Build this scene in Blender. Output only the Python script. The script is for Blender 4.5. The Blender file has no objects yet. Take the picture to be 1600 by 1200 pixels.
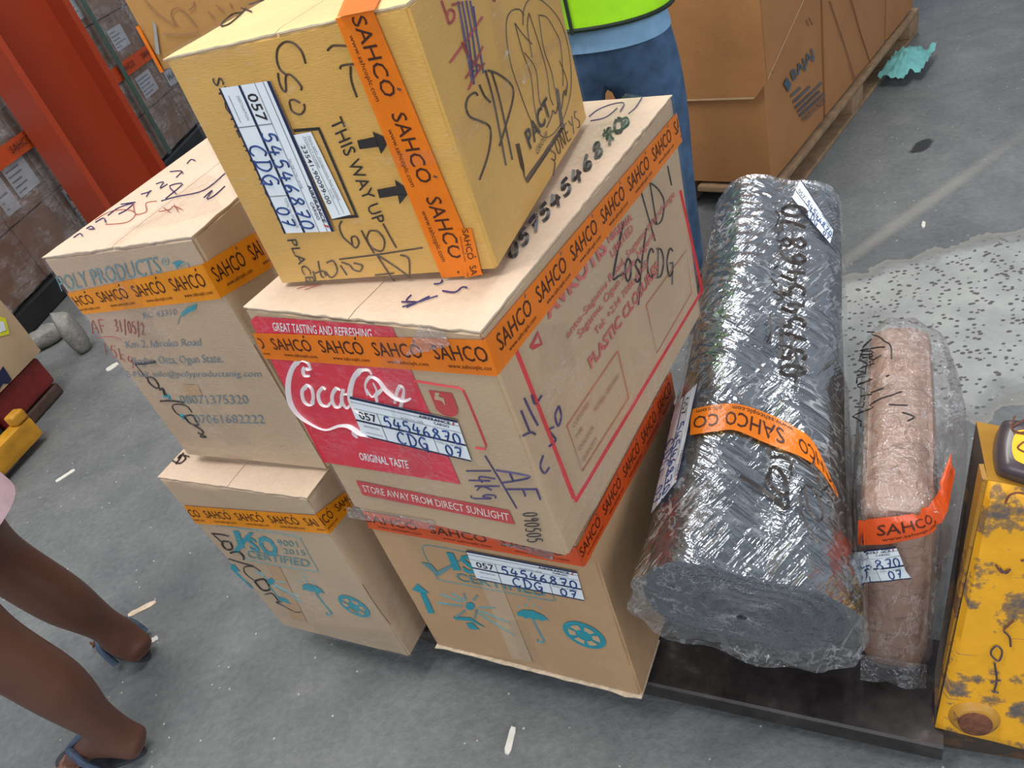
import bpy, math, random
from math import sin, cos, pi, radians, sqrt, atan2
from mathutils import Vector, Matrix, noise
from mathutils.bvhtree import BVHTree
from mathutils.geometry import tessellate_polygon
random.seed(7)
SC = bpy.context.scene
COL = SC.collection

# ------------------------------------------------------------------ camera
FPX, PITCH, ROLL, CAMH = 1204.9, radians(-36.49), radians(-19.73), 1.453
F = Vector((0, cos(PITCH), sin(PITCH)))
_r = Vector((1, 0, 0)); _u = _r.cross(F)
R = _r*cos(ROLL) + _u*sin(ROLL)
U = -_r*sin(ROLL) + _u*cos(ROLL)
CAM = Vector((0, 0, CAMH))
cd = bpy.data.cameras.new('camera'); cam = bpy.data.objects.new('camera', cd); COL.objects.link(cam)
cd.sensor_fit = 'HORIZONTAL'; cd.sensor_width = 36.0; cd.lens = 36.0*FPX/1600.0
cd.clip_start = 0.05; cd.clip_end = 60
cam.matrix_world = Matrix((( R.x, U.x, -F.x, 0), (R.y, U.y, -F.y, 0), (R.z, U.z, -F.z, CAMH), (0, 0, 0, 1)))
SC.camera = cam
def ray(x, y): return F + R*((x-800)/FPX) - U*((y-600)/FPX)
def onz(x, y, z=0.0):
    d = ray(x, y); return CAM + d*((z-CAMH)/d.z)
def ony(x, y, Y):
    d = ray(x, y); return CAM + d*(Y/d.y)
def ond(x, y, D): return CAM + ray(x, y).normalized()*D
def proj(P):
    d = Vector(P)-CAM; z = d.dot(F)
    return (800+FPX*d.dot(R)/z, 600-FPX*d.dot(U)/z)

# ------------------------------------------------------------------ light
W = bpy.data.worlds.new('world'); SC.world = W; W.use_nodes = True
W.node_tree.nodes['Background'].inputs[0].default_value = (0.80, 0.87, 1.0, 1)
W.node_tree.nodes['Background'].inputs[1].default_value = 0.36
def area(name, loc, tgt, sx, sy, power, col):
    l = bpy.data.lights.new(name, 'AREA'); l.shape = 'RECTANGLE'; l.size = sx; l.size_y = sy; l.energy = power; l.color = col
    o = bpy.data.objects.new(name, l); COL.objects.link(o); o.location = loc
    o.rotation_euler = (Vector(tgt)-Vector(loc)).to_track_quat('-Z', 'Y').to_euler()
    return o
area('high_bay_light', (-0.7, 1.0, 5.0), (-0.2, 1.2, 0), 0.6, 3.2, 165, (1.0, 0.98, 0.94))
area('high_bay_light', (2.7, 5.0, 5.2), (1.0, 2.0, 0), 0.7, 3.4, 85, (0.97, 0.98, 1.0))
area('high_bay_light', (-3.0, 3.0, 5.2), (-1.5, 3.0, 0), 0.6, 3.0, 75, (1.0, 0.97, 0.92))
area('front_fill_light', (-2.0, -3.5, 2.6), (-.4, 1.2, 0.4), 3.5, 2.2, 95, (0.95, 0.98, 1.0))  # broad fill behind the camera, added to brighten the front faces
area('side_fill_light', (3.6, -2.4, 2.8), (0.4, 1.0, 0.5), 3.0, 2.2, 75, (0.97, 0.98, 1.0))  # fill added from the right front to lift the cartons' right faces
vs = SC.view_settings
SC.display_settings.display_device = 'sRGB'
vs.view_transform = 'Standard'; vs.look = 'None'; vs.gamma = 1.0; vs.use_curve_mapping = False; vs.exposure = 0.2

# ------------------------------------------------------------------ materials
def lin(c):
    f = lambda v: v/12.92 if v <= 0.04045 else ((v+0.055)/1.055)**2.4
    return (f(c[0]/255), f(c[1]/255), f(c[2]/255), 1)
MATS = {}
class NT:
    def __init__(s, name):
        s.m = bpy.data.materials.new(name); s.m.use_nodes = True; s.t = s.m.node_tree; s.t.nodes.clear()
        s.out = s.n('ShaderNodeOutputMaterial')
    def n(s, typ, **kw):
        nd = s.t.nodes.new(typ)
        for k, v in kw.items():
            if hasattr(nd, k): setattr(nd, k, v)
        return nd
    def l(s, a, b): s.t.links.new(a, b)
    def co(s): return s.n('ShaderNodeTexCoord').outputs['Object']
    def mapped(s, scale, rot=(0, 0, 0)):
        mp = s.n('ShaderNodeMapping'); mp.inputs['Scale'].default_value = scale; mp.inputs['Rotation'].default_value = rot
        s.l(s.co(), mp.inputs['Vector']); return mp.outputs[0]
    def noise(s, vec, scale, detail=4, rough=0.55):
        nd = s.n('ShaderNodeTexNoise'); nd.inputs['Scale'].default_value = scale; nd.inputs['Detail'].default_value = detail
        nd.inputs['Roughness'].default_value = rough; s.l(vec, nd.inputs['Vector']); return nd.outputs['Fac']
    def ramp(s, fac, stops):
        r = s.n('ShaderNodeValToRGB'); el = r.color_ramp.elements
        while len(el) < len(stops): el.new(0.5)
        for e, (p, c) in zip(el, stops): e.position = p; e.color = c if len(c) == 4 else (*c, 1)
        s.l(fac, r.inputs[0]); return r.outputs[0]
    def mix(s, fac, a, b, typ='MIX'):
        m = s.n('ShaderNodeMix'); m.data_type = 'RGBA'; m.blend_type = typ
        for i, v in ((0, fac), (6, a), (7, b)):
            if isinstance(v, (float, int)): m.inputs[i].default_value = v
            elif isinstance(v, tuple): m.inputs[i].default_value = v
            else: s.l(v, m.inputs[i])
        return m.outputs[2]
    def math(s, op, a, b=0.0, clamp=False):
        m = s.n('ShaderNodeMath'); m.operation = op; m.use_clamp = clamp
        for i, v in ((0, a), (1, b)):
            if isinstance(v, (float, int)): m.inputs[i].default_value = v
            else: s.l(v, m.inputs[i])
        return m.outputs[0]
    def bump(s, h, strength=0.3, dist=0.01):
        b = s.n('ShaderNodeBump'); b.inputs['Strength'].default_value = strength; b.inputs['Distance'].default_value = dist
        s.l(h, b.inputs['Height']); return b.outputs[0]
    def bsdf(s, col, rough=0.6, metal=0.0, normal=None, spec=0.5):
        p = s.n('ShaderNodeBsdfPrincipled')
        for k, v in (('Base Color', col), ('Roughness', rough), ('Metallic', metal)):
            if isinstance(v, (float, int, tuple)): p.inputs[k].default_value = v
            else: s.l(v, p.inputs[k])
        p.inputs['Specular IOR Level'].default_value = spec
        if normal is not None: s.l(normal, p.inputs['Normal'])
        return p.outputs[0]
    def done(s, sh): s.l(sh, s.out.inputs[0]); MATS[s.m.name] = s.m; return s.m
def plain(name, rgb, rough=0.6, metal=0.0, var=0.10, scale=30, bump=0.0, spec=0.5):
    t = NT(name); c = lin(rgb); v = t.co()
    k = t.noise(v, scale, 4)
    d = tuple(x*(1-var) for x in c[:3])+(1,); h = tuple(min(1, x*(1+var)) for x in c[:3])+(1,)
    nrm = t.bump(t.noise(v, scale*3, 3), bump, 0.004) if bump else None
    return t.done(t.bsdf(t.ramp(k, [(0.3, d), (0.7, h)]), rough, metal, nrm, spec))
def cardboard(name, rgb, var=0.10, rough=0.62, warm=None):
    t = NT(name); c = lin(rgb)
    big = t.noise(t.co(), 5, 3); fib = t.noise(t.mapped((40, 40, 260)), 3, 4, 0.6)
    mixv = t.math('ADD', t.math('MULTIPLY', big, 0.6), t.math('MULTIPLY', fib, 0.4))
    d = tuple(x*(1-var*1.4) for x in c[:3])+(1,); h = tuple(min(1, x*(1+var)) for x in c[:3])+(1,)
    col = t.ramp(mixv, [(0.32, d), (0.68, h)])
    scuff = t.ramp(t.noise(t.co(), 11, 6, 0.7), [(0.60, (0, 0, 0)), (0.74, (0.35, 0.35, 0.35))])
    col = t.mix(scuff, col, tuple(x*0.72 for x in c[:3])+(1,))
    nb = t.bump(t.math('ADD', t.math('MULTIPLY', big, 2.0), t.math('MULTIPLY', fib, 0.25)), 0.35, 0.012)
    return t.done(t.bsdf(col, rough, 0, nb, 0.35))
def film(name, tint=(1, 1, 1, 1), gloss=0.16, haze=0.10, scale=(18, 18, 18), rot=(0, 0, 0), strength=0.55, rough=0.16, streak=0.35, nscale=3.0, fres=0.45, basis=None, crease_glint=False):
    # clear plastic: see-through, glossy over its wrinkles, milky in folds and in painted highlight streaks
    t = NT(name); v = t.mapped(scale, rot)
    n1 = t.noise(v, nscale, 5, 0.65); n2 = t.noise(t.co(), 90, 3, 0.6)
    h = t.math('ADD', n1, t.math('MULTIPLY', n2, 0.25))
    if basis is not None:                     # wrinkles across and along the wound roll
        mp = t.n('ShaderNodeMapping'); mp.inputs['Rotation'].default_value = basis; t.l(t.co(), mp.inputs['Vector'])
        def str_(sc):
            m2 = t.n('ShaderNodeMapping'); m2.inputs['Scale'].default_value = sc; t.l(mp.outputs[0], m2.inputs['Vector']); return m2.outputs[0]
        ribs = t.noise(str_((60, 9, 9)), 1.0, 3, 0.5); along = t.noise(str_((4, 44, 44)), 1.0, 3, 0.5); pat = t.noise(str_((9, 9, 9)), 1.0, 3)
        gate = t.ramp(pat, [(0.42, (0, 0, 0)), (0.58, (1, 1, 1))])
        n1 = t.mix(gate, ribs, along); h = t.math('ADD', n1, t.math('MULTIPLY', n2, 0.12))
    nb = t.bump(h, strength, 0.02)
    tr = t.n('ShaderNodeBsdfTransparent'); tr.inputs[0].default_value = tint
    gl = t.n('ShaderNodeBsdfGlossy'); gl.inputs['Roughness'].default_value = rough; gl.inputs['Color'].default_value = (0.95, 0.97, 1, 1); t.l(nb, gl.inputs['Normal'])
    df = t.n('ShaderNodeBsdfDiffuse'); df.inputs[0].default_value = (0.8, 0.82, 0.84, 1)
    fold = t.ramp(n1, [(0.470, (haze*0.3,)*3), (0.496, (streak,)*3), (0.504, (streak,)*3), (0.53, (haze*0.5,)*3), (0.66, (haze,)*3), (0.76, (min(1, haze+streak*0.6),)*3)] if crease_glint else [(0.57, (haze*0.15,)*3), (0.64, (haze,)*3), (0.74, (min(1, haze+streak),)*3)])
    if crease_glint:                                # white crease lines, partly painted-in highlights, in patches where the wrap is bunched
        fold = t.math('MULTIPLY', fold, t.ramp(t.noise(t.co(), 7, 3, 0.6), [(0.42, (.04,)*3), (0.66, (1, 1, 1))]))
    m1 = t.n('ShaderNodeMixShader'); t.l(fold, m1.inputs[0]); t.l(tr.outputs[0], m1.inputs[1]); t.l(df.outputs[0], m1.inputs[2])
    fr = t.n('ShaderNodeFresnel'); fr.inputs[0].default_value = 1.45; t.l(nb, fr.inputs['Normal'])
    fac = t.math('ADD', t.math('MULTIPLY', fr.outputs[0], fres), gloss, True)
    m2 = t.n('ShaderNodeMixShader'); t.l(fac, m2.inputs[0]); t.l(m1.outputs[0], m2.inputs[1]); t.l(gl.outputs[0], m2.inputs[2])
    return t.done(m2.outputs[0])

cardboard('carton_tan', (188, 161, 128)); cardboard('carton_grey_tan', (184, 160, 132)); cardboard('carton_brown_tan', (182, 148, 112))
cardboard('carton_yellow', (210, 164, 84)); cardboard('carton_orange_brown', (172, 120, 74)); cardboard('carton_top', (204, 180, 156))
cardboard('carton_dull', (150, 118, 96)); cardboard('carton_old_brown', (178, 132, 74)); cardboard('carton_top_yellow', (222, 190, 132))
plain('torn_paper', (214, 196, 170), 0.8, var=0.2, scale=60, bump=0.4); plain('corrugation_dark', (92, 70, 48), 0.9, var=0.4, scale=80)
plain('paper_white', (222, 230, 236), 0.5, var=0.03); plain('navy_ink', (30, 34, 70), 0.5, var=0.05); plain('pen_blue', (26, 58, 116), 0.5, var=0.1)
plain('black_ink', (34, 28, 26), 0.5, var=0.1); plain('marker_black', (40, 32, 30), 0.4, var=0.2); plain('marker_brown', (70, 50, 30), 0.4, var=0.2)
plain('marker_purple', (58, 46, 92), 0.45, var=0.2); plain('marker_red', (150, 62, 52), 0.5, var=0.2); plain('marker_green', (30, 62, 50), 0.4, var=0.1)
plain('faint_orange_ink', (168, 104, 74), 0.5, var=0.15)
plain('print_red', (216, 36, 62), 0.38, var=0.05); plain('print_dull_red', (190, 52, 56), 0.5, var=0.08); plain('print_pale', (226, 200, 190), 0.5, var=0.04)
plain('print_white', (236, 226, 226), 0.45, var=0.04); plain('print_pink', (196, 92, 84), 0.5, var=0.08)
plain('print_teal', (38, 140, 156), 0.5, var=0.08); plain('print_grey_teal', (92, 136, 140), 0.55, var=0.12); plain('print_grey_blue', (112, 130, 138), 0.55, var=0.12)
plain('grey_line', (120, 125, 130), 0.5)
plain('tape_print', (66, 30, 12), 0.4, var=0.1)
def tape_mat(name, rgb, back):
    t = NT(name); v = t.co()
    n = t.noise(v, 14, 3); h = t.noise(t.mapped((60, 60, 20)), 2, 3)
    c = lin(rgb); d = tuple(x*0.86 for x in c[:3])+(1,)
    p = t.bsdf(t.ramp(n, [(0.35, d), (0.65, c)]), 0.22, 0, t.bump(h, 0.25, 0.006), 0.5)
    tr = t.n('ShaderNodeBsdfTransparent'); tr.inputs[0].default_value = back
    m = t.n('ShaderNodeMixShader'); m.inputs[0].default_value = 0.86; t.l(tr.outputs[0], m.inputs[1]); t.l(p, m.inputs[2])
    return t.done(m.outputs[0])
tape_mat('tape_orange', (240, 128, 28), (1.0, 0.55, 0.12, 1)); tape_mat('tape_amber', (240, 150, 22), (1.0, 0.6, 0.12, 1)); tape_mat('tape_red_orange', (226, 88, 38), (1.0, 0.4, 0.1, 1))
film('clear_tape', gloss=0.01, haze=0.06, scale=(10, 10, 30), strength=0.5, streak=0.35, fres=0.25)
film('crumpled_tape', gloss=0.16, haze=0.35, scale=(30, 30, 30), strength=0.9, streak=0.5)
film('box_film', gloss=0.0, haze=0.015, scale=(7, 7, 30), strength=0.12, streak=0.14, rough=0.2, fres=0.10)
film('bag_film', gloss=0.10, haze=0.07, scale=(15, 15, 5), strength=0.6, streak=0.35, rough=0.14, nscale=2.5, fres=0.3, crease_glint=True)
film('wrap_film', gloss=0.0, haze=0.01, scale=(7, 7, 16), strength=0.25, streak=0.14, rough=0.2, fres=0.10, crease_glint=True)
film('stack_film', gloss=0.04, haze=0.25, scale=(3, 3, 16), strength=0.6, streak=0.5, rough=0.2, crease_glint=True)
# ------------------------------------------------------------------ more materials
def worn(name, rgb, dark, rust, lo, hi, scale=9):
    t = NT(name); v = t.co(); n = t.noise(v, scale, 8, 0.66); n2 = t.noise(v, scale*4.3, 5, 0.6)
    m = t.math('ADD', t.math('MULTIPLY', n, 0.75), t.math('MULTIPLY', n2, 0.25))
    c = lin(rgb); base = t.mix(n2, tuple(x*0.82 for x in c[:3])+(1,), c)
    base = t.mix(t.ramp(m, [(lo, (0, 0, 0)), (lo+.03, (1, 1, 1))]), base, lin(rust)); base = t.mix(t.ramp(m, [(hi, (0, 0, 0)), (hi+.03, (1, 1, 1))]), base, lin(dark))
    scr = t.ramp(t.noise(t.mapped((4, 4, 60), (0.3, 0.5, 0)), 3, 3), [(0.70, (0, 0, 0)), (0.74, (.6, .6, .6))])
    base = t.mix(scr, base, lin(dark))
    rg = t.ramp(m, [(lo, (.42,)*3), (hi, (.7,)*3)])
    return t.done(t.bsdf(base, rg, 0, t.bump(m, .4, .006), .5))
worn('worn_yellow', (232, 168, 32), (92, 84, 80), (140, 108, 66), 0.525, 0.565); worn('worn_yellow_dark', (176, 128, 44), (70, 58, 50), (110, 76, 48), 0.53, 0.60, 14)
worn('worn_steel', (62, 52, 46), (34, 30, 30), (88, 62, 42), 0.52, 0.60, 12)
plain('cap_dark', (72, 62, 66), 0.3, var=.2, scale=40); plain('sticker_yellow', (244, 184, 36), .45, var=.06); plain('rust', (104, 62, 42), .8, var=.35, scale=90, bump=.5)
t = NT('fork_steel'); n = t.noise(t.mapped((9, 9, 9)), 2, 7, .65); t.done(t.bsdf(t.ramp(n, [(.35, lin((44, 40, 40))), (.6, lin((66, 61, 60))), (.75, lin((104, 98, 94)))]), t.ramp(n, [(.3, (.30,)*3), (.7, (.5,)*3)]), .35, t.bump(n, .2, .004)))
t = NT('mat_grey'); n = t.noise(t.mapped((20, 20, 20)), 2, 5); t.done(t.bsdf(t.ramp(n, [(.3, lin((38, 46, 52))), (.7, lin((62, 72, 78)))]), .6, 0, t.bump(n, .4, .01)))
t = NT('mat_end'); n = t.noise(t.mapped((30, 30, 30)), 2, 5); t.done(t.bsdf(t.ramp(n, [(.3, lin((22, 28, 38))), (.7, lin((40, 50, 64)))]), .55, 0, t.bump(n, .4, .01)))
# brown carton printed all over with dark line ornament
t = NT('carton_pattern'); v = t.mapped((26, 26, 26), (0.2, 0.1, 0.6)); vo = t.n('ShaderNodeTexVoronoi'); vo.feature = 'DISTANCE_TO_EDGE'; vo.inputs['Scale'].default_value = 1.0
wp = t.n('ShaderNodeTexNoise'); wp.inputs['Scale'].default_value = 1.2; t.l(v, wp.inputs['Vector'])
av = t.n('ShaderNodeVectorMath'); av.operation = 'ADD'; t.l(v, av.inputs[0]); t.l(wp.outputs['Color'], av.inputs[1]); t.l(av.outputs[0], vo.inputs['Vector'])
v2 = t.n('ShaderNodeTexVoronoi'); v2.feature = 'DISTANCE_TO_EDGE'; v2.inputs['Scale'].default_value = 2.3; v2.distance = 'EUCLIDEAN'; t.l(v, v2.inputs['Vector'])
lnm = t.ramp(vo.outputs['Distance'], [(.015, (1, 1, 1)), (.03, (0, 0, 0))]); ln2 = t.ramp(v2.outputs['Distance'], [(.01, (.5, .5, .5)), (.025, (0, 0, 0))])
gate = t.ramp(t.noise(v, .8, 2), [(.5, (0, 0, 0)), (.52, (1, 1, 1))])
ln = t.math('MAXIMUM', lnm, t.math('MULTIPLY', ln2, gate))
n = t.noise(t.co(), 12, 4); base = t.ramp(n, [(.3, lin((150, 118, 100))), (.7, lin((172, 140, 122)))])
t.done(t.bsdf(t.mix(t.math('MULTIPLY', ln, .5), base, lin((96, 72, 60))), .55))
# concrete floor with an exposed aggregate patch and scuffs
t = NT('concrete_floor'); co = t.co()
b1 = t.noise(co, 0.9, 6, .6); b2 = t.noise(co, 7, 6, .65); b3 = t.noise(co, 60, 4, .6)
m = t.math('ADD', t.math('ADD', t.math('MULTIPLY', b1, .45), t.math('MULTIPLY', b2, .35)), t.math('MULTIPLY', b3, .25))
base = t.ramp(m, [(.38, lin((86, 89, 91))), (.52, lin((106, 109, 109))), (.66, lin((125, 127, 126)))])
stain = t.ramp(t.noise(t.mapped((1.1, 2.6, 1), (0, 0, .5)), 2.2, 5, .6), [(.55, (0, 0, 0)), (.75, (.45, .45, .45))]); base = t.mix(stain, base, lin((84, 88, 92)))
sp = t.n('ShaderNodeTexVoronoi'); sp.inputs['Scale'].default_value = 24; t.l(co, sp.inputs['Vector'])
base = t.mix(t.ramp(sp.outputs['Distance'], [(.045, (.8, .8, .8)), (.075, (0, 0, 0))]), base, lin((190, 190, 186)))
def dist_ellipse(c, rx, ry, rot):
    mp = t.n('ShaderNodeMapping'); mp.vector_type = 'TEXTURE'; mp.inputs['Location'].default_value = (c[0], c[1], 0); mp.inputs['Rotation'].default_value = (0, 0, rot); mp.inputs['Scale'].default_value = (rx, ry, 1000)
    t.l(co, mp.inputs['Vector']); ln_ = t.n('ShaderNodeVectorMath'); ln_.operation = 'LENGTH'; t.l(mp.outputs[0], ln_.inputs[0]); return ln_.outputs['Value']
P_ = onz(1450, 512)
d = t.math('ADD', dist_ellipse((P_.x, P_.y), .62, .36, .15), t.math('MULTIPLY', t.math('SUBTRACT', t.noise(co, 5, 4), .5), .9))
mask = t.ramp(d, [(.78, (1, 1, 1)), (.95, (0, 0, 0))])
rim = t.ramp(d, [(.85, (0, 0, 0)), (1.0, (.8, .8, .8)), (1.15, (0, 0, 0))]); base = t.mix(rim, base, lin((146, 142, 134)))
vo = t.n('ShaderNodeTexVoronoi'); vo.inputs['Scale'].default_value = 46; t.l(t.mapped((1, 1.3, 1), (0, 0, .6)), vo.inputs['Vector'])
thr = t.math('SUBTRACT', vo.outputs['Distance'], t.math('MULTIPLY', t.noise(co, 40, 2), .45))
chip = t.ramp(thr, [(.03, (1, 1, 1)), (.09, (0, 0, 0))])
agg = t.mix(chip, t.ramp(b2, [(.3, lin((142, 144, 142))), (.7, lin((168, 170, 166)))]), lin((84, 84, 82)))
base = t.mix(mask, base, agg)
Pd = onz(1440, 228); d2 = t.math('ADD', dist_ellipse((Pd.x, Pd.y), .07, .035, .5), t.math('MULTIPLY', t.math('SUBTRACT', t.noise(co, 18, 3), .5), 1.0))
base = t.mix(t.ramp(d2, [(.7, (1, 1, 1)), (.95, (0, 0, 0))]), base, lin((44, 46, 48)))
Ps = onz(1430, 330); d3 = dist_ellipse((Ps.x, Ps.y), .75, .035, radians(22)); base = t.mix(t.ramp(d3, [(.3, (.5, .5, .5)), (1.0, (0, 0, 0))]), base, lin((150, 146, 138)))
hgt = t.math('ADD', t.math('MULTIPLY', b2, .6), t.math('MULTIPLY', b3, .6))
t.done(t.bsdf(base, .62, 0, t.bump(hgt, .5, .01), .4))
plain('column_orange', (156, 56, 30), .42, var=.05, scale=6); plain('foam_grey', (150, 150, 150), .8); plain('stone', (136, 134, 128), .9, var=.25, scale=30, bump=1.0)
plain('black_plastic', (40, 42, 44), .35, var=.2, scale=10); plain('strap_green', (74, 96, 84), .35, var=.2); plain('pallet_wood', (150, 122, 92), .8, var=.25, scale=20); plain('label_print', (120, 122, 132), .6); plain('label_paper', (196, 196, 200), .6, var=.03); plain('label_dark', (60, 56, 60), .6)
plain('teal_cloth', (112, 178, 176), .8, var=.15, scale=30); plain('red_paint', (120, 34, 32), .5, var=.2); plain('brown_steel', (84, 64, 56), .6, var=.25); plain('dull_yellow', (196, 140, 36), .5, var=.25, scale=14); plain('grey_block', (96, 90, 86), .8, var=.25, scale=14); plain('yellow_sticker', (214, 214, 50), .5)
plain('carton_seam', (96, 60, 32), .8); plain('carton_print', (86, 78, 74), .7); plain('carton_print_blue', (66, 92, 108), .7); plain('faint_print', (140, 100, 66), .7)
plain('denim', (66, 94, 126), .85, var=.35, scale=16, bump=.3); plain('denim_dark', (34, 50, 74), .85, var=.2, scale=30); plain('hi_vis', (176, 250, 20), .7, var=.06); plain('vest_piping', (30, 44, 34), .7); plain('shirt_blue', (134, 176, 210), .85, var=.08)
plain('skin_brown', (92, 58, 44), .5, var=.10, scale=12); plain('sole_skin', (126, 84, 68), .55, var=.1, scale=18); plain('pale_pink', (220, 190, 200), .8, var=.08); plain('sandal_navy', (58, 74, 96), .6, var=.3, scale=80); plain('sandal_sole', (50, 50, 56), .7); plain('hair_black', (24, 20, 18), .7); plain('litter_white', (214, 210, 200), .8)
plain('flap_light', (196, 160, 120), .7)
# ------------------------------------------------------------------ mesh building
class MB:
    def __init__(s): s.v = []; s.f = []; s.m = []; s.mats = []
    def mi(s, mat):
        if mat not in s.mats: s.mats.append(mat)
        return s.mats.index(mat)
    def add(s, verts, faces, mat):
        o = len(s.v); k = s.mi(mat); s.v += [Vector(p) for p in verts]
        for f in faces: s.f.append([o+i for i in f]); s.m.append(k)
    def box(s, c, size, mat, rz=0.0, rot=None):
        M = rot if rot is not None else Matrix.Rotation(rz, 3, 'Z')
        x, y, z = (a/2 for a in size); c = Vector(c)
        vs_ = [c + M @ Vector((i*x, j*y, k*z)) for k in (-1, 1) for j in (-1, 1) for i in (-1, 1)]
        s.add(vs_, [(0, 2, 3, 1), (4, 5, 7, 6), (0, 1, 5, 4), (2, 6, 7, 3), (0, 4, 6, 2), (1, 3, 7, 5)], mat)
    def loft(s, rings, mat, cap=True, closed=True):
        n = len(rings[0]); vs_ = [p for r in rings for p in r]; fs = []
        for i in range(len(rings)-1):
            for j in range(n if closed else n-1):
                a, b = i*n+j, i*n+(j+1) % n
                fs.append((a, b, b+n, a+n))
        if cap and closed: fs.append(tuple(range(n-1, -1, -1))); fs.append(tuple(range((len(rings)-1)*n, len(rings)*n)))
        s.add(vs_, fs, mat)
    def tube(s, pts, r, mat, n=8):
        pts = [Vector(p) for p in pts]; rings = []
        rr = r if isinstance(r, (list, tuple)) else [r]*len(pts)
        up = Vector((0.13, 0.21, 0.97))
        for i, p in enumerate(pts):
            d = (pts[min(i+1, len(pts)-1)]-pts[max(i-1, 0)]).normalized()
            a = d.cross(up); a = a.normalized() if a.length > 1e-4 else Vector((1, 0, 0)); b = d.cross(a)
            rings.append([p + a*(rr[i]*cos(2*pi*k/n)) + b*(rr[i]*sin(2*pi*k/n)) for k in range(n)])
        s.loft(rings, mat)
    def build(s, name, parent=None, smooth=None, origin=None):
        me = bpy.data.meshes.new(name)
        off = Vector((0, 0, 0)); p = parent
        while p is not None: off += p.location; p = p.parent
        if origin is not None and parent is None: off = Vector(origin)
        me.from_pydata([tuple(q-off) for q in s.v], [], s.f)
        for m in s.mats: me.materials.append(MATS[m])
        me.polygons.foreach_set('material_index', s.m)
        if smooth is not None:
            me.polygons.foreach_set('use_smooth', [True]*len(me.polygons))
            if smooth < 179: me.set_sharp_from_angle(angle=radians(smooth))
        me.update()
        o = bpy.data.objects.new(name, me); COL.objects.link(o)
        if parent is not None: o.parent = parent
        elif origin is not None: o.location = off
        return o
    def bvh(s): return BVHTree.FromPolygons([tuple(p) for p in s.v], s.f)
def tag(o, label, cat, group=None, kind=None):
    if label: o['label'] = label
    if cat: o['category'] = cat
    if group: o['group'] = group
    if kind: o['kind'] = kind
    return o
def thing(name, loc, label, cat, group=None):
    o = bpy.data.objects.new(name, None); COL.objects.link(o); o.location = Vector(loc); o.empty_display_size = 0.1
    return tag(o, label, cat, group)

# ------------------------------------------------------------------ surfaces to print on
class Face:                                   # a flat face of a carton
    def __init__(s, P, n): s.P = Vector(P); s.nrm = Vector(n).normalized()
    def at(s, x, y, off=0.0012):
        d = ray(x, y); t = (s.P-CAM).dot(s.nrm)/d.dot(s.nrm)
        return CAM + d*t + s.nrm*off
class Shell:                                  # a curved wrapped surface
    def __init__(s, mb): s.t = mb.bvh()
    def at(s, x, y, off=0.003):
        d = ray(x, y).normalized(); h = s.t.ray_cast(CAM, d)
        if h[0] is None:
            h = s.t.find_nearest(CAM + d*1.5); 
        n = h[1] if h[1].dot(d) < 0 else -h[1]
        return h[0] + n*off
def lerp2(q, u, v):                           # q = TL, TR, BR, BL in photo pixels; u right, v up
    tl, tr, br, bl = q
    return ((1-u)*(v*tl[0]+(1-v)*bl[0])+u*(v*tr[0]+(1-v)*br[0]), (1-u)*(v*tl[1]+(1-v)*bl[1])+u*(v*tr[1]+(1-v)*br[1]))
class Sheet:                                  # a sheet laid over a curved surface, as a smooth grid
    def __init__(s, fn, nu, nv):
        s.nu, s.nv = nu, nv; s.p = [[fn(i/nu, j/nv) for i in range(nu+1)] for j in range(nv+1)]
    def at(s, u, v, off=0.0):
        x, y = max(0, min(1, u))*s.nu, max(0, min(1, v))*s.nv; i, j = min(int(x), s.nu-1), min(int(y), s.nv-1); fx_, fy_ = x-i, y-j
        a, b, c, d = s.p[j][i], s.p[j][i+1], s.p[j+1][i+1], s.p[j+1][i]
        q = (a*(1-fx_)+b*fx_)*(1-fy_)+(d*(1-fx_)+c*fx_)*fy_
        return q+(CAM-q).normalized()*off
class Sub:                                    # unit coordinates on a label or a tape lying on a surface
    def __init__(s, surf, q, base=0.0, bend=False):
        s.s = surf; s.q = q; s.b = base
        s.c = None if bend else [surf.at(*p, off=0) for p in q]
        if bend: s.g = Sheet(lambda u, v: surf.at(*lerp2(q, u, v), off=base), 14, 4)
    def at(s, u, v, off=0.0):
        if s.c is None: return s.g.at(u, v, off)
        tl, tr, br, bl = s.c
        return (tl*v+bl*(1-v))*(1-u)+(tr*v+br*(1-v))*u + s.s.nrm*(s.b+off)
def smoothpts(pts, k=5):
    if len(pts) < 3: return pts
    out = []; P = [pts[0]]+list(pts)+[pts[-1]]
    for i in range(1, len(P)-2):
        p0, p1, p2, p3 = P[i-1], P[i], P[i+1], P[i+2]
        for j in range(k):
            t = j/k
            out.append(tuple(0.5*((2*p1[a])+(-p0[a]+p2[a])*t+(2*p0[a]-5*p1[a]+4*p2[a]-p3[a])*t*t+(-p0[a]+3*p1[a]-3*p2[a]+p3[a])*t**3) for a in range(len(p1))))
    out.append(tuple(pts[-1])); return out
def ribbon(mb, P, w, mat):
    P = [Vector(p) for p in P]; n = len(P)
    if n < 2: return
    ww = w if isinstance(w, (list, tuple)) else [w]*n
    vs_ = []
    for i in range(n):
        d = P[min(i+1, n-1)]-P[max(i-1, 0)]; nrm = (CAM-P[i]).normalized()
        s = d.cross(nrm); s = s.normalized() if s.length > 1e-9 else Vector((1, 0, 0))
        vs_ += [P[i]-s*ww[i]*0.5, P[i]+s*ww[i]*0.5]
    mb.add(vs_, [(2*i, 2*i+1, 2*i+3, 2*i+2) for i in range(n-1)], mat)
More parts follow.
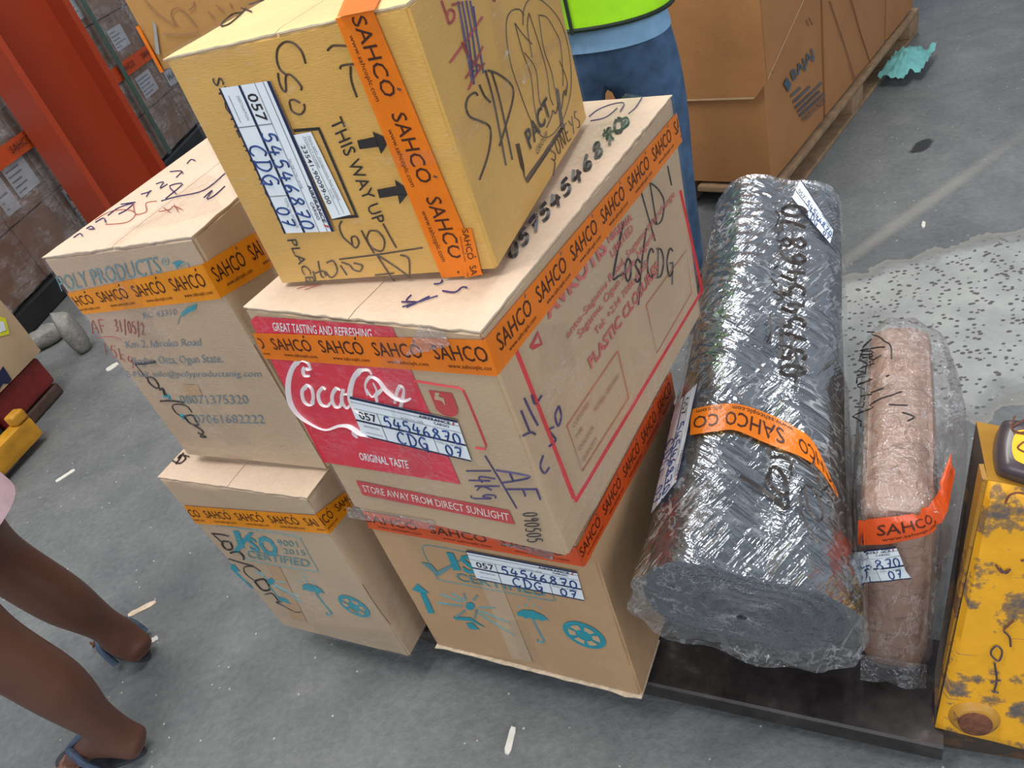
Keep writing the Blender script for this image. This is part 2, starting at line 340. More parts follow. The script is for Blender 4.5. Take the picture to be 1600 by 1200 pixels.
def stroke(mb, surf, pts, w, mat, off=0.0016, smooth=True, closed=False):
    if closed: pts = list(pts)+[pts[0]]
    var = len(pts[0]) == 3
    pp = smoothpts(pts) if smooth else pts
    if not smooth and isinstance(surf, (Shell,)):
        pp = [tuple(a+(b-a)*j/6 for a, b in zip(p, q)) for p, q in zip(pts, pts[1:]) for j in range(6)]+[pts[-1]]
    P = [surf.at(p[0], p[1], off) for p in pp]
    ribbon(mb, P, [p[2]*w for p in pp] if var else w, mat)
def poly(mb, surf, pts, mat, off=0.0013):
    tri = tessellate_polygon([[Vector((p[0], p[1], 0)) for p in pts]])
    mb.add([surf.at(p[0], p[1], off) for p in pts], tri, mat)
def patch(mb, surf, q, mat, off=0.0013, nu=1, nv=1):
    vs_ = [surf.at(*lerp2(q, i/nu, j/nv), off) for j in range(nv+1) for i in range(nu+1)]
    mb.add(vs_, [(j*(nu+1)+i, j*(nu+1)+i+1, (j+1)*(nu+1)+i+1, (j+1)*(nu+1)+i) for j in range(nv) for i in range(nu)], mat)
_fc = {}
def glyphs(s, bold=0.0, res=2):
    k = (s, bold)
    if k in _fc: return _fc[k]
    cu = bpy.data.curves.new('t', 'FONT'); cu.body = s; cu.size = 1; cu.resolution_u = res; cu.offset = bold
    o = bpy.data.objects.new('t', cu); COL.objects.link(o)
    bpy.context.view_layer.update()
    me = bpy.data.meshes.new_from_object(o.evaluated_get(bpy.context.evaluated_depsgraph_get()))
    v = [tuple(p.co[:2]) for p in me.vertices]; f = [tuple(p.vertices) for p in me.polygons]
    bpy.data.objects.remove(o); bpy.data.curves.remove(cu); bpy.data.meshes.remove(me)
    x0 = min(p[0] for p in v); x1 = max(p[0] for p in v)
    _fc[k] = ([((p[0]-x0)/(x1-x0), p[1]/0.70) for p in v], f); return _fc[k]
def text(mb, surf, s, a, b, h, mat, bold=0.0, off=0.0018, clip=False):
    """a -> b baseline, h = top of the capitals above a; all in the surface's own 2D coordinates"""
    v, f = glyphs(s, bold)
    if clip:                                   # printing ends where the strip ends
        f = [q for q in f if all(0 <= a[0]+(b[0]-a[0])*v[i][0] <= 1 for i in q)]
    if isinstance(surf, Face):
        A = surf.at(*a, off=off); X = surf.at(*b, off=off)-A; Y = surf.at(*h, off=off)-A
        mb.add([A+X*p[0]+Y*p[1] for p in v], f, mat)
    else:
        mb.add([surf.at(a[0]+(b[0]-a[0])*p[0]+(h[0]-a[0])*p[1], a[1]+(b[1]-a[1])*p[0]+(h[1]-a[1])*p[1], off) for p in v], f, mat)
HW = {  # a single-stroke hand: polylines in a unit cell, y up
 '0': [[(.5, 1), (.15, .8), (.12, .3), (.45, 0), (.8, .2), (.85, .7), (.55, 1)]], '1': [[(.5, 1), (.5, 0)]],
 '2': [[(.1, .8), (.4, 1), (.8, .8), (.6, .4), (.1, .05), (.9, 0)]], '3': [[(.1, .9), (.6, 1), (.7, .7), (.4, .55), (.8, .35), (.6, .02), (.1, .08)]],
 '4': [[(.4, 1), (.1, .4), (.95, .4)], [(.7, .75), (.62, -.1)]], '5': [[(.85, 1), (.3, .98), (.2, .58), (.6, .62), (.85, .3), (.55, 0), (.1, .08)]],
 '6': [[(.7, 1), (.25, .6), (.15, .2), (.5, 0), (.8, .22), (.55, .48), (.2, .3)]], '7': [[(.1, .95), (.9, .95), (.45, 0)], [(.3, .5), (.8, .52)]],
 '8': [[(.6, .5), (.2, .75), (.5, 1), (.8, .78), (.4, .45), (.15, .2), (.5, 0), (.85, .2), (.6, .5)]], '9': [[(.8, .8), (.45, 1), (.2, .75), (.5, .52), (.8, .8), (.7, 0)]],
 'C': [[(.9, .85), (.55, 1), (.15, .65), (.2, .2), (.6, 0), (.9, .15)]], 'D': [[(.2, 1), (.22, 0)], [(.05, 1), (.6, .95), (.92, .55), (.65, .08), (.08, 0)]],
 'G': [[(.85, .9), (.45, 1), (.1, .55), (.4, .05), (.8, .2), (.85, .5), (.5, .48)], [(.85, .5), (.8, -.25)]],
 'L': [[(.3, 1), (.12, 0), (.9, .08)]], 'O': [[(.5, 1), (.15, .7), (.2, .15), (.55, 0), (.88, .35), (.8, .85), (.45, 1)]],
 'S': [[(.9, .85), (.5, 1), (.2, .75), (.55, .5), (.82, .25), (.5, 0), (.1, .12)]], '/': [[(.75, 1.15), (.2, -.25)]],
 'A': [[(.0, 0), (.5, 1), (.95, 0)], [(.2, .4), (.85, .38)]], 'F': [[(.15, 1), (.15, 0)], [(.1, 1), (.95, .95)], [(.15, .55), (.7, .52)]],
 'P': [[(.2, 1), (.2, 0)], [(.1, .95), (.75, .9), (.8, .6), (.2, .5)]], 'k': [[(.2, 1), (.2, 0)], [(.8, .6), (.22, .3), (.85, 0)]],
 'g': [[(.75, .55), (.35, .6), (.2, .3), (.5, .1), (.75, .4), (.72, -.3), (.3, -.35)]], 'I': [[(.5, 1), (.5, 0)]],
 'N': [[(.1, 0), (.15, 1), (.8, 0), (.88, 1)]], 'E': [[(.85, 1), (.2, .95), (.15, .05), (.9, 0)], [(.2, .5), (.75, .52)]], 'Y': [[(.05, 1), (.5, .5)], [(.95, 1), (.4, 0)]],
 'T': [[(.0, .95), (1, 1)], [(.5, .97), (.48, 0)]], 'R': [[(.2, 0), (.2, 1), (.8, .8), (.25, .5), (.9, 0)]], 'V': [[(.05, 1), (.5, 0), (.95, 1)]], 'U': [[(.1, 1), (.15, .2), (.5, 0), (.85, .25), (.9, 1)]],
 'W': [[(.0, 1), (.25, 0), (.5, .7), (.75, 0), (1, 1)]], 'H': [[(.15, 1), (.15, 0)], [(.85, 1), (.85, 0)], [(.15, .5), (.85, .52)]], 'K': [[(.2, 1), (.2, 0)], [(.9, 1), (.22, .45), (.95, 0)]]}
def hand(mb, surf, s, a, b, h, w, mat, off=0.0017, gap=0.22):
    n = len(s); X = (b[0]-a[0], b[1]-a[1]); Y = (h[0]-a[0], h[1]-a[1]); cw = 1.0/n
    for i, ch in enumerate(s):
        for st in HW.get(ch, []):
            pts = [(i*cw+p[0]*cw*(1-gap), p[1]) for p in st]
            stroke(mb, surf, [(a[0]+X[0]*p[0]+Y[0]*p[1], a[1]+X[1]*p[0]+Y[1]*p[1]) for p in pts], w, mat, off)
def Z(x0, y0, s): return lambda *pts: [(x0+p[0]/s, y0+p[1]/s)+tuple(p[2:]) for p in pts]

def awb(surf, q, parent, base=0.0022, bend=False, tail='54546870', nu=8):
    """air waybill sticker: white paper, navy bar, rules, printed 057 and the numbers written by pen"""
    S = Sub(surf, q, base, bend); mb = MB(); n = 14 if bend else 1
    U4 = [(0, 1), (1, 1), (1, 0), (0, 0)]
    rect = lambda x0, x1, y0, y1: [(x0, y1), (x1, y1), (x1, y0), (x0, y0)]
    patch(mb, S, U4, 'paper_white', 0, n, 4 if bend else 1)
    k = 0.0005
    for (x0, x1, y0, y1, m) in ((0, 1, .94, 1, 'navy_ink'), (0, 1, .385, .43, 'navy_ink'), (0, 1, 0, .035, 'navy_ink'), (0, 1, .86, .872, 'grey_line'), (0, 1, .70, .71, 'grey_line'), (.245, .252, .04, .70, 'grey_line'), (.72, .726, .04, .385, 'grey_line')):
        patch(mb, S, rect(x0, x1, y0, y1), m, k, n, 1)
    text(mb, S, '057', (.055, .47), (.225, .47), (.055, .66), 'black_ink', 0.01, k*1.4)
    text(mb, S, 'AIRFRANCE', (.66, .86), (.93, .86), (.66, .925), 'navy_ink', 0.02, k*1.4)
    patch(mb, S, [(.955, .93), (.972, .93), (.955, .85), (.945, .85)], 'print_dull_red', k*1.4)
    text(mb, S, 'CARGO', (.78, .77), (.91, .77), (.78, .83), 'navy_ink', 0.01, k*1.4)
    text(mb, S, 'No DE LTA / AWB', (.48, .72), (.68, .72), (.48, .765), 'grey_line', 0, k*1.4)
    text(mb, S, 'DESTINATION', (.06, .27), (.21, .27), (.06, .32), 'grey_line', 0, k*1.4)
    text(mb, S, 'TOTAL No. OF PIECES', (.74, .30), (.96, .30), (.74, .35), 'grey_line', 0, k*1.4)
    patch(mb, S, rect(.05, .22, .12, .13), 'grey_line', k)
    L = ((S.at(.75, .5)-S.at(.9, .5)).length)/0.15
    w = L*0.0125
    hand(mb, S, tail, (.29, .42), (.99, .40), (.30, .68), w, 'pen_blue', k*2)
    hand(mb, S, 'CDG', (.36, .06), (.66, .05), (.37, .36), w, 'pen_blue', k*2, .15)
    hand(mb, S, '07', (.80, .06), (.96, .06), (.805, .30), w, 'pen_blue', k*2)
    return mb.build('airway_bill_label', parent)
def tape(surfs, parent, units, mat='tape_orange', base=0.0024, name='printed_tape', flip=False, bend=False, start=0.0, nu=1, textscale=1.0):
    """orange security tape: surfs = [(surface, quad TL,TR,BR,BL)], units = SAHCO repeats on each run"""
    mb = MB(); prev = None
    for (sf, q), n in zip(surfs, units):
        S = Sub(sf, q, base, bend)
        patch(mb, S, [(0, 1), (1, 1), (1, 0), (0, 0)], mat, 0, max(nu, 1), 3 if nu > 1 else 1)
        if prev is not None:
            p, r = prev, [S.at(0, 1), S.at(0, 0)]
            mb.add([p[0], p[1], r[1], r[0]], [(0, 1, 2, 3)], mat)
        prev = [S.at(1, 1), S.at(1, 0)]
        x = start
        while x < n-0.03:
            u0, u1 = x/n, (x+0.82)/n
            if True:
                y0, y1, z0, z1 = .40, .40+.38*textscale, .17, .29
                text(mb, S, 'SAHCO', (u0, y0), (u1, y0), (u0, y1), 'tape_print', 0.004, 0.0005, True)
                text(mb, S, 'www.sahcoplc.com', (u0+.16/n, z0), (u1+.03/n, z0), (u0+.16/n, z1), 'tape_print', 0, 0.0005, True)
                if .1 < u1 < 1: stroke(mb, S, [(u1-.07/n, y1+.05), (u1-.05/n, y1+.13)], 0.0025, 'tape_print', 0.0005, False)
            x += 1.0
        start = x-n if x-0.18 <= n else x-1.0-n
    return mb.build(name, parent)
def clear_strip(surfs, parent, mat='clear_tape', base=0.0034, name='clear_tape'):
    mb = MB()
    for sf, q in surfs: patch(mb, Sub(sf, q, base), [(0, 1), (1, 1), (1, 0), (0, 0)], mat, 0, 10, 4)
    for i, p in enumerate(mb.v): mb.v[i] = p + Vector((noise.noise(p*70), noise.noise(p*70+Vector((9, 0, 0))), noise.noise(p*70+Vector((0, 9, 0)))))*0.0012
    return mb.build(name, parent, smooth=180)

def rbox(P, ex, ey, w, d, h, r, bulge, n=26, ns=7.0, nh=None):
    """rounded, softly bulging block as one mesh; returns MB-ready verts and faces"""
    ver = []; fs = []; cache = {}
    def vid(u, v, k):
        key = (round(u, 4), round(v, 4), round(k, 4))
        if key in cache: return cache[key]
        p = Vector((u*w/2, v*d/2, k*h/2))
        q = Vector((max(-w/2+r, min(w/2-r, p.x)), max(-d/2+r, min(d/2-r, p.y)), max(-h/2+r, min(h/2-r, p.z))))
        dd = p-q
        if dd.length > 1e-9: p = q+dd.normalized()*r
        o = p.copy(); o.x *= 1/w*2; o.y *= 1/d*2; o.z *= 1/h*2
        b = (1-o.x*o.x*0.9)*(1-o.y*o.y*0.9)*(1-o.z*o.z*0.9)
        nn = Vector((u**9, v**9, k**9)); nn = nn.normalized() if nn.length > 1e-6 else Vector((0, 0, 1))
        b2 = bulge*((1-u*u) if abs(u) < 1 else 1)*((1-v*v) if abs(v) < 1 else 1)*((1-k*k) if abs(k) < 1 else 1)
        W_ = P+ex*(p.x-w/2)+ey*(p.y+d/2)+Vector((0, 0, p.z+h/2))
        nw = ex*nn.x+ey*nn.y+Vector((0, 0, max(0, nn.z)))
        lo = max(0, min(1, (k+1)/0.12)) if k < 0.99 else 1
        W_ = W_+nw*b2
        if nh: W_ = W_+nw*(nh(W_)*lo)
        cache[key] = len(ver); ver.append(W_); return cache[key]
    g = [-cos(pi*i/n) if False else -1+2*i/n for i in range(n+1)]
    for ax_ in range(3):
        for sg in (-1, 1):
            for i in range(n):
                for j in range(n):
                    qs = [(g[i], g[j]), (g[i+1], g[j]), (g[i+1], g[j+1]), (g[i], g[j+1])]
                    ids = []
                    for a, b in qs:
                        c = [0, 0, 0]; c[ax_] = sg; c[(ax_+1) % 3] = a; c[(ax_+2) % 3] = b
                        ids.append(vid(*c))
                    fs.append(tuple(ids) if sg > 0 else tuple(reversed(ids)))
    return ver, fs

# ------------------------------------------------------------------ cartons
def solve_box(b, o):
    """box = front-right-bottom corner, yaw, width, depth, height; o = corners seen in the photograph that are dented away from the ideal"""
    x, y, z, a, w, d, h = b
    ex = Vector((cos(a), sin(a), 0)); ey = Vector((-sin(a), cos(a), 0)); P = Vector((x, y, z)); Zv = Vector((0, 0, 1))
    ff = Face(P, -ey)
    g = lambda k, i, t: ff.at(*o[k], off=0) if k in o else P+ex*(-w*i)+Zv*(h*t)
    c = {'FRB': g('FRB', 0, 0), 'FRT': g('FRT', 0, 1), 'FLB': g('FLB', 1, 0), 'FLT': g('FLT', 1, 1)}
    nr = (c['FRT']-c['FRB']).cross(ey); nr = nr if nr.dot(ex) > 0 else -nr
    fr = Face(c['FRB'], nr)
    c['BRB'] = fr.at(*o['BRB'], off=0) if 'BRB' in o else c['FRB']+ey*d
    c['BRT'] = fr.at(*o['BRT'], off=0) if 'BRT' in o else c['FRT']+ey*d
    nt = (c['BRT']-c['FRT']).cross(c['FLT']-c['FRT']); nt = nt if nt.z > 0 else -nt
    c['BLT'] = c['FLT']+(c['BRT']-c['FRT']); c['BLB'] = c['FLB']+(c['BRB']-c['FRB'])
    return c, {'front': ff, 'right': fr, 'top': Face(c['FRT'], nt)}, ex, ey
def carton_body(c, mat, topmat, seed, dent=1.0, n=16):
    mb = MB(); c = {k: (p-Vector((0, 0, 0.003)) if k[2] == 'T' else p) for k, p in c.items()}
    quads = {'F': ('FLB', 'FRB', 'FRT', 'FLT'), 'R': ('FRB', 'BRB', 'BRT', 'FRT'), 'B': ('BRB', 'BLB', 'BLT', 'BRT'), 'L': ('BLB', 'FLB', 'FLT', 'BLT'), 'T': ('FLT', 'FRT', 'BRT', 'BLT'), 'D': ('BLB', 'BRB', 'FRB', 'FLB')}
    cache = {}; ver = []
    def vid(p):
        k = (round(p.x, 5), round(p.y, 5), round(p.z, 5))
        if k not in cache: cache[k] = len(ver); ver.append(p)
        return cache[k]
    fs = {}
    for q, ks in quads.items():
        A, B, C, D = (c[k] for k in ks); g = []
        for j in range(n+1):
            for i in range(n+1):
                u, v = i/n, j/n; u = 0.5-0.5*cos(pi*u) if True else u; v = 0.5-0.5*cos(pi*v)
                g.append(vid((A*(1-u)+B*u)*(1-v)+(D*(1-u)+C*u)*v))
        fs[q] = [(g[j*(n+1)+i], g[j*(n+1)+i+1], g[(j+1)*(n+1)+i+1], g[(j+1)*(n+1)+i]) for j in range(n) for i in range(n)]
    cs = list(c.values()); nm = {q: (c[k[1]]-c[k[0]]).cross(c[k[3]]-c[k[0]]).normalized() for q, k in quads.items()}
    acc = [set() for _ in ver]
    for q in fs:
        for f in fs[q]:
            for i in f: acc[i].add(q)
    for i, p in enumerate(ver):                       # edges are worn and dented inwards
        on = acc[i]; e = len(on)-1
        push = Vector(); nz = abs(noise.noise(p*22+Vector((seed*7, 0, 0))))
        if e >= 1:
            for q in on: push -= nm[q]*(0.0016+0.006*nz*dent)*(1.8 if e > 1 else 1)
        else:
            for q in on: push -= nm[q]*max(0, noise.noise(p*9+Vector((seed, seed, 0))))*0.0016*dent
        ver[i] = p+push
    for q in fs: mb.add([], [], mat)
    o = len(mb.v); mb.v += ver
    for q in fs:
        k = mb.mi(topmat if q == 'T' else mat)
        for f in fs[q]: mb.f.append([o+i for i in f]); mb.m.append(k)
    return mb
def wrap(c, f, parent, faces, mat='wrap_film'):
    """thin clear film pulled over some faces of a carton"""
    mb = MB(); n = 20
    for k in faces:
        A, B, C, D = (c[x]+f[k].nrm*.0021 for x in {'front': ('FLT', 'FRT', 'FRB', 'FLB'), 'right': ('FRT', 'BRT', 'BRB', 'FRB'), 'top': ('BLT', 'BRT', 'FRT', 'FLT')}[k])
        mb.add([(A*(1-i/n)+B*(i/n))*(1-j/n)+(D*(1-i/n)+C*(i/n))*(j/n) for j in range(n+1) for i in range(n+1)], [(j*(n+1)+i, j*(n+1)+i+1, (j+1)*(n+1)+i+1, (j+1)*(n+1)+i) for j in range(n) for i in range(n)], mat)
    return mb.build('stretch_film', parent, smooth=180)
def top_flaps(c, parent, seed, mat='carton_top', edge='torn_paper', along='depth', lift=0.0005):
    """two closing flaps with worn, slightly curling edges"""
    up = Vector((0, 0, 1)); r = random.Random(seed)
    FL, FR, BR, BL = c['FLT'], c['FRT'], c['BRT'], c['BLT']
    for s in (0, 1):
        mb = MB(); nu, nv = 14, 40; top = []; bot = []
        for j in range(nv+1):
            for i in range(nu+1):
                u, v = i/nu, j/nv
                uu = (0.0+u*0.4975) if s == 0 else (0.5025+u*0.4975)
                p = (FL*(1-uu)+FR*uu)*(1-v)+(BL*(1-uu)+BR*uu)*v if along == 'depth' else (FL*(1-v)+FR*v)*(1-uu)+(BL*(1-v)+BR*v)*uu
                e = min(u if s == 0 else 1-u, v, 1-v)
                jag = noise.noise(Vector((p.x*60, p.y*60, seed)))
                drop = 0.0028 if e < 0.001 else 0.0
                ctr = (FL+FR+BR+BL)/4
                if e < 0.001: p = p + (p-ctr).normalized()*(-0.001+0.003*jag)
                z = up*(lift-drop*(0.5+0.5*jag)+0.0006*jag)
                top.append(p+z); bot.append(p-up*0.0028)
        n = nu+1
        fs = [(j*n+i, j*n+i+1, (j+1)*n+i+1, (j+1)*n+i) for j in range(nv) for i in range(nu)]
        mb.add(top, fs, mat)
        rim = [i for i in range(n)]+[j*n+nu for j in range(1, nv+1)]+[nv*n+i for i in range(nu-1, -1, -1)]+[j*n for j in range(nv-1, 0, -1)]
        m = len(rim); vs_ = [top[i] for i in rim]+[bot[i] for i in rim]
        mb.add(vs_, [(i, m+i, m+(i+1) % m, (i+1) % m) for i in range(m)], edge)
        mb.build('top_flap', parent, smooth=50)
# ------------------------------------------------------------------ ground
mb = MB(); n = 24
mb.add([(-9+18*i/n, -3+17*j/n, 0) for j in range(n+1) for i in range(n+1)], [(j*(n+1)+i, j*(n+1)+i+1, (j+1)*(n+1)+i+1, (j+1)*(n+1)+i) for j in range(n) for i in range(n)], 'concrete_floor')
o = mb.build('floor'); o['kind'] = 'structure'

# ------------------------------------------------------------------ orange H column at the left
cb = onz(262, 408); mb = MB(); ya = radians(42); cx = Vector((cos(ya), sin(ya), 0)); cy = Vector((-sin(ya), cos(ya), 0))
cw, cdp, tf = 0.37, 0.34, 0.028
# section in (cx, cy): flanges left/right, web between, open side towards the aisle
pr = [(-cw/2, -cdp/2), (-cw/2+tf, -cdp/2), (-cw/2+tf, -.02), (cw/2-tf, -.02), (cw/2-tf, -cdp/2), (cw/2, -cdp/2), (cw/2, cdp/2), (cw/2-tf, cdp/2), (cw/2-tf, .0), (-cw/2+tf, .0), (-cw/2+tf, cdp/2), (-cw/2, cdp/2)]
vs_ = [cb+cx*a+cy*b+Vector((0, 0, z)) for z in (0, 4.5) for a, b in pr]; k = len(pr)
mb.add(vs_, [(i, (i+1) % k, k+(i+1) % k, k+i) for i in range(k)], 'column_orange')
mb.add([vs_[i+k] for i in range(k)], [tuple(range(k))], 'column_orange')
o = mb.build('steel_column', origin=cb); tag(o, 'bright orange steel column rising behind the dented tan carton', 'column')

# ------------------------------------------------------------------ film-wrapped carton stack behind the column
sa = radians(14); su = Vector((sin(sa), cos(sa), 0)); sn = Vector((cos(sa), -sin(sa), 0)); sP = onz(95, 468)+Vector((0, 0, 0))
SF = Face(sP, sn)
def suv(x, y):
    p = SF.at(x, y, 0)-sP; return p.dot(su), p.z
def sbox(u0, u1, z0, z1, mat, off=0.0, depth=0.5):
    m = MB(); v, f = rbox(sP+su*u1+sn*off+Vector((0, 0, z0)), su, -sn, u1-u0, depth, z1-z0, .008, .0012, 8); m.add(v, f, mat); return m
def sface(x, y, w, h): pass
TIER = [.13, .42, .71, 1.0, 1.29, 1.58]; ORD = ['bottom', 'second', 'third', 'fourth', 'fifth']
EDGES = [-.40, .02, .44, .86, 1.28, 1.70, 2.12, 2.54]
NTH = ['nearest the camera', 'second from near end', 'third from near end', 'fourth from near end', 'fifth from near end', 'sixth from near end', 'farthest from camera']
rs = random.Random(3)
def stack_label(parent, u0, u1, z0, z1, kind, rows=4):
    m = MB(); o_ = sP+sn*.0065; L = lambda u, z, k=0.0: o_+su*u+Vector((0, 0, z))+sn*k
    q = lambda a, b, c, d, mt, k: m.add([L(a, c, k), L(b, c, k), L(b, d, k), L(a, d, k)], [(0, 1, 2, 3)], mt)
    q(u0, u1, z0, z1, 'label_paper', 0)
    if kind == 'rows':
        for i in range(1, rows): q(u0, u1, z0+(z1-z0)*i/rows-.002, z0+(z1-z0)*i/rows+.002, 'label_dark', .001)
        for i in range(rows): q(u0+.02, u0+(u1-u0)*(.4+.4*rs.random()), z0+(z1-z0)*(i+.4)/rows, z0+(z1-z0)*(i+.6)/rows, 'label_print', .001)
    elif kind == 'mark':
        v, f = glyphs('Maker', 0.01)
        a = L(u0+(u1-u0)*.12, z0+(z1-z0)*.35, .001); m.add([a+su*(p[0]*(u1-u0)*.75)+Vector((0, 0, p[1]*(z1-z0)*.4)) for p in v], f, 'label_dark')
    else:
        for i in range(5): q(u0+.015, u0+(u1-u0)*(.3+.6*rs.random()), z0+(z1-z0)*(.12+.17*i), z0+(z1-z0)*(.17+.17*i), 'label_print', .001)
    return m.build('paper_label', parent)
stack = {}
for k in range(5):
    for i in range(7):
        if k == 4 and i > 2: continue
        m = sbox(EDGES[i]+.004, EDGES[i+1]-.004, TIER[k]+(.002), TIER[k+1]-.002, 'carton_dull')
        b = sP+su*((EDGES[i]+EDGES[i+1])/2)-sn*.25+Vector((0, 0, TIER[k]))
        t = thing('stacked_carton', b, 'brown carton in wrapped stack behind orange column, %s tier, %s' % (ORD[k], NTH[i]), 'cardboard box', 'cartons of the wrapped stack')
        m.build('body', t, smooth=50); stack[i, k] = t
def lab(i, k, *a): stack_label(stack[i, k], *a)
lab(1, 1, .20, .40, .50, .66, 'text'); lab(1, 1, .05, .17, .47, .66, 'text'); lab(2, 1, .62, .80, .55, .68, 'mark'); lab(2, 1, .58, .84, .44, .545, 'rows', 3)
lab(2, 0, .50, .66, .29, .40, 'mark'); lab(2, 0, .50, .80, .16, .28, 'rows', 3); lab(1, 2, .10, .36, .78, .93, 'text'); lab(0, 2, -.3, -.1, .8, .95, 'text')
lab(6, 1, 2.16, 2.38, .44, .54, 'mark'); lab(6, 1, 2.16, 2.46, .555, .68, 'rows', 3); lab(6, 2, 2.2, 2.42, .74, .90, 'text'); lab(4, 3, 1.4, 1.62, 1.05, 1.2, 'text'); lab(5, 2, 1.76, 1.96, .8, .93, 'text')
lab(0, 1, -.32, -.06, .5, .66, 'rows'); lab(5, 1, 1.78, 2.0, .48, .62, 'text'); lab(3, 2, .9, 1.1, .8, .95, 'text')
m = MB(); m.add(*rbox(sP+su*2.60+sn*.03, su, -sn, 3.04, .58, .125, .02, .0, 8), 'black_plastic')
tag(m.build('plastic_pallet', origin=sP+su*1.1-sn*.25), 'black plastic pallet under the film-wrapped carton stack', 'pallet')
m = MB(); nu, nz = 90, 60                                          # film round the stack
m.add([sP+su*(-.41+2.96*i/nu)+Vector((0, 0, .135+1.44*j/nz))+sn*(.016+.008*noise.noise(Vector((i*.22, j*.35, 0)))) for j in range(nz+1) for i in range(nu+1)], [(j*(nu+1)+i, j*(nu+1)+i+1, (j+1)*(nu+1)+i+1, (j+1)*(nu+1)+i) for j in range(nz) for i in range(nu)], 'stack_film')
tag(m.build('stretch_film', smooth=180, origin=sP+su*1.1), 'clear stretch film wound round the stack of brown cartons', 'plastic film')
m = MB()
for z0, off in ((.70, .028),):
    n = 50; P = [sP+su*(-.42+2.98*i/n)+sn*(off+.006*noise.noise(Vector((i*.5, 3, 0)))) for i in range(n+1)]
    m.add([p+Vector((0, 0, z)) for p in P for z in (z0-.04, z0+.04, z0+.048)], [(3*i+a, 3*i+3+a, 3*i+4+a, 3*i+1+a) for i in range(n) for a in range(2)], 'tape_red_orange')
    for i in range(9):
        v, f = glyphs('SAHCO', .004); a = sP+su*(-.35+.33*i)+sn*(off+.009)+Vector((0, 0, z0-.008)); m.add([a+su*(p[0]*.2)+Vector((0, 0, p[1]*.035)) for p in v], f, 'tape_print')
tag(m.build('printed_tape', origin=sP+su*1.1+Vector((0, 0, .7))), 'orange printed tape running round the wrapped carton stack', 'tape')
for i, u in enumerate((.50, 1.62, 2.30)):
    m = MB(); m.add(*rbox(sP+su*(u+.035)+sn*.052+Vector((0, 0, .14)), su, -sn, .05, .006, 1.46, .002, 0, 4), 'strap_green')
    tag(m.build('strap', origin=sP+su*u+Vector((0, 0, .1))), 'dark green strap on the wrapped stack, %s' % ('seen left of the orange column', 'the nearer of two right of the column', 'the farther of two right of the column')[i], 'strap', 'straps on the wrapped stack')

# ------------------------------------------------------------------ tall old carton behind the yellow one
Kp = ony(228, 60, 3.05); ky = radians(-8); kx = Vector((cos(ky), sin(ky), 0)); kd = Vector((-sin(ky), cos(ky), 0)); K0 = Vector((Kp.x, Kp.y, 0))
t = thing('tall_carton', K0+kx*.35+kd*.3, 'tall brown carton with pen scribbles standing behind the yellow carton', 'cardboard box')
zlow = ony(254, 112, 3.05).z
mb = MB(); mb.add(*rbox(K0+kx*.80+kd*.02, kx, kd, .66, .56, zlow-.002, .012, .003, 10), 'carton_old_brown'); mb.build('lower_tier', t, smooth=50)
mb = MB(); mb.add(*rbox(K0+kx*.72+Vector((0, 0, zlow)), kx, kd, .72, .6, 1.62-zlow, .012, .006, 20), 'carton_old_brown'); kf = Face(K0-kd*.007, -kd); zz = Z(0, 0, 4)
for p in (((900, -10), (960, 60), (1020, 110), (1090, 150)), ((1110, 160), (1075, 110), (1080, 60), (1120, 50), (1170, 90), (1230, 165)), ((1180, 60), (1210, 40), (1215, 10)), ((1020, 208), (1130, 215), (1240, 200)), ((1300, 70), (1340, 110)), ((1350, 30), (1400, 70)), ((1440, 20), (1450, 50))): stroke(mb, kf, zz(*p), .004, 'faint_print', .002)
mb.build('body', t, smooth=50)
mb = MB(); patch(mb, kf, zz((955, 130), (975, 150), (1000, 340), (975, 330)), 'foam_grey', .003); mb.build('tape_strip', t)
mb = MB(); zt0, zt1 = ony(254, 112, 3.05).z, ony(216, 40, 3.05).z
e = K0+Vector((0, 0, 0))
mb.add([e-kx*.009+Vector((0, 0, zt0)), e-kx*.009-kd*.010+Vector((0, 0, zt0)), e+kx*.004-kd*.012+Vector((0, 0, zt0)), e+kx*.004-kd*.012+Vector((0, 0, zt1)), e-kx*.009-kd*.010+Vector((0, 0, zt1)), e-kx*.009+kd*.2+Vector((0, 0, zt1)), e-kx*.009+kd*.2+Vector((0, 0, zt0))], [(1, 2, 3, 4), (6, 1, 4, 5)], 'tape_orange'); mb.build('printed_tape', t)

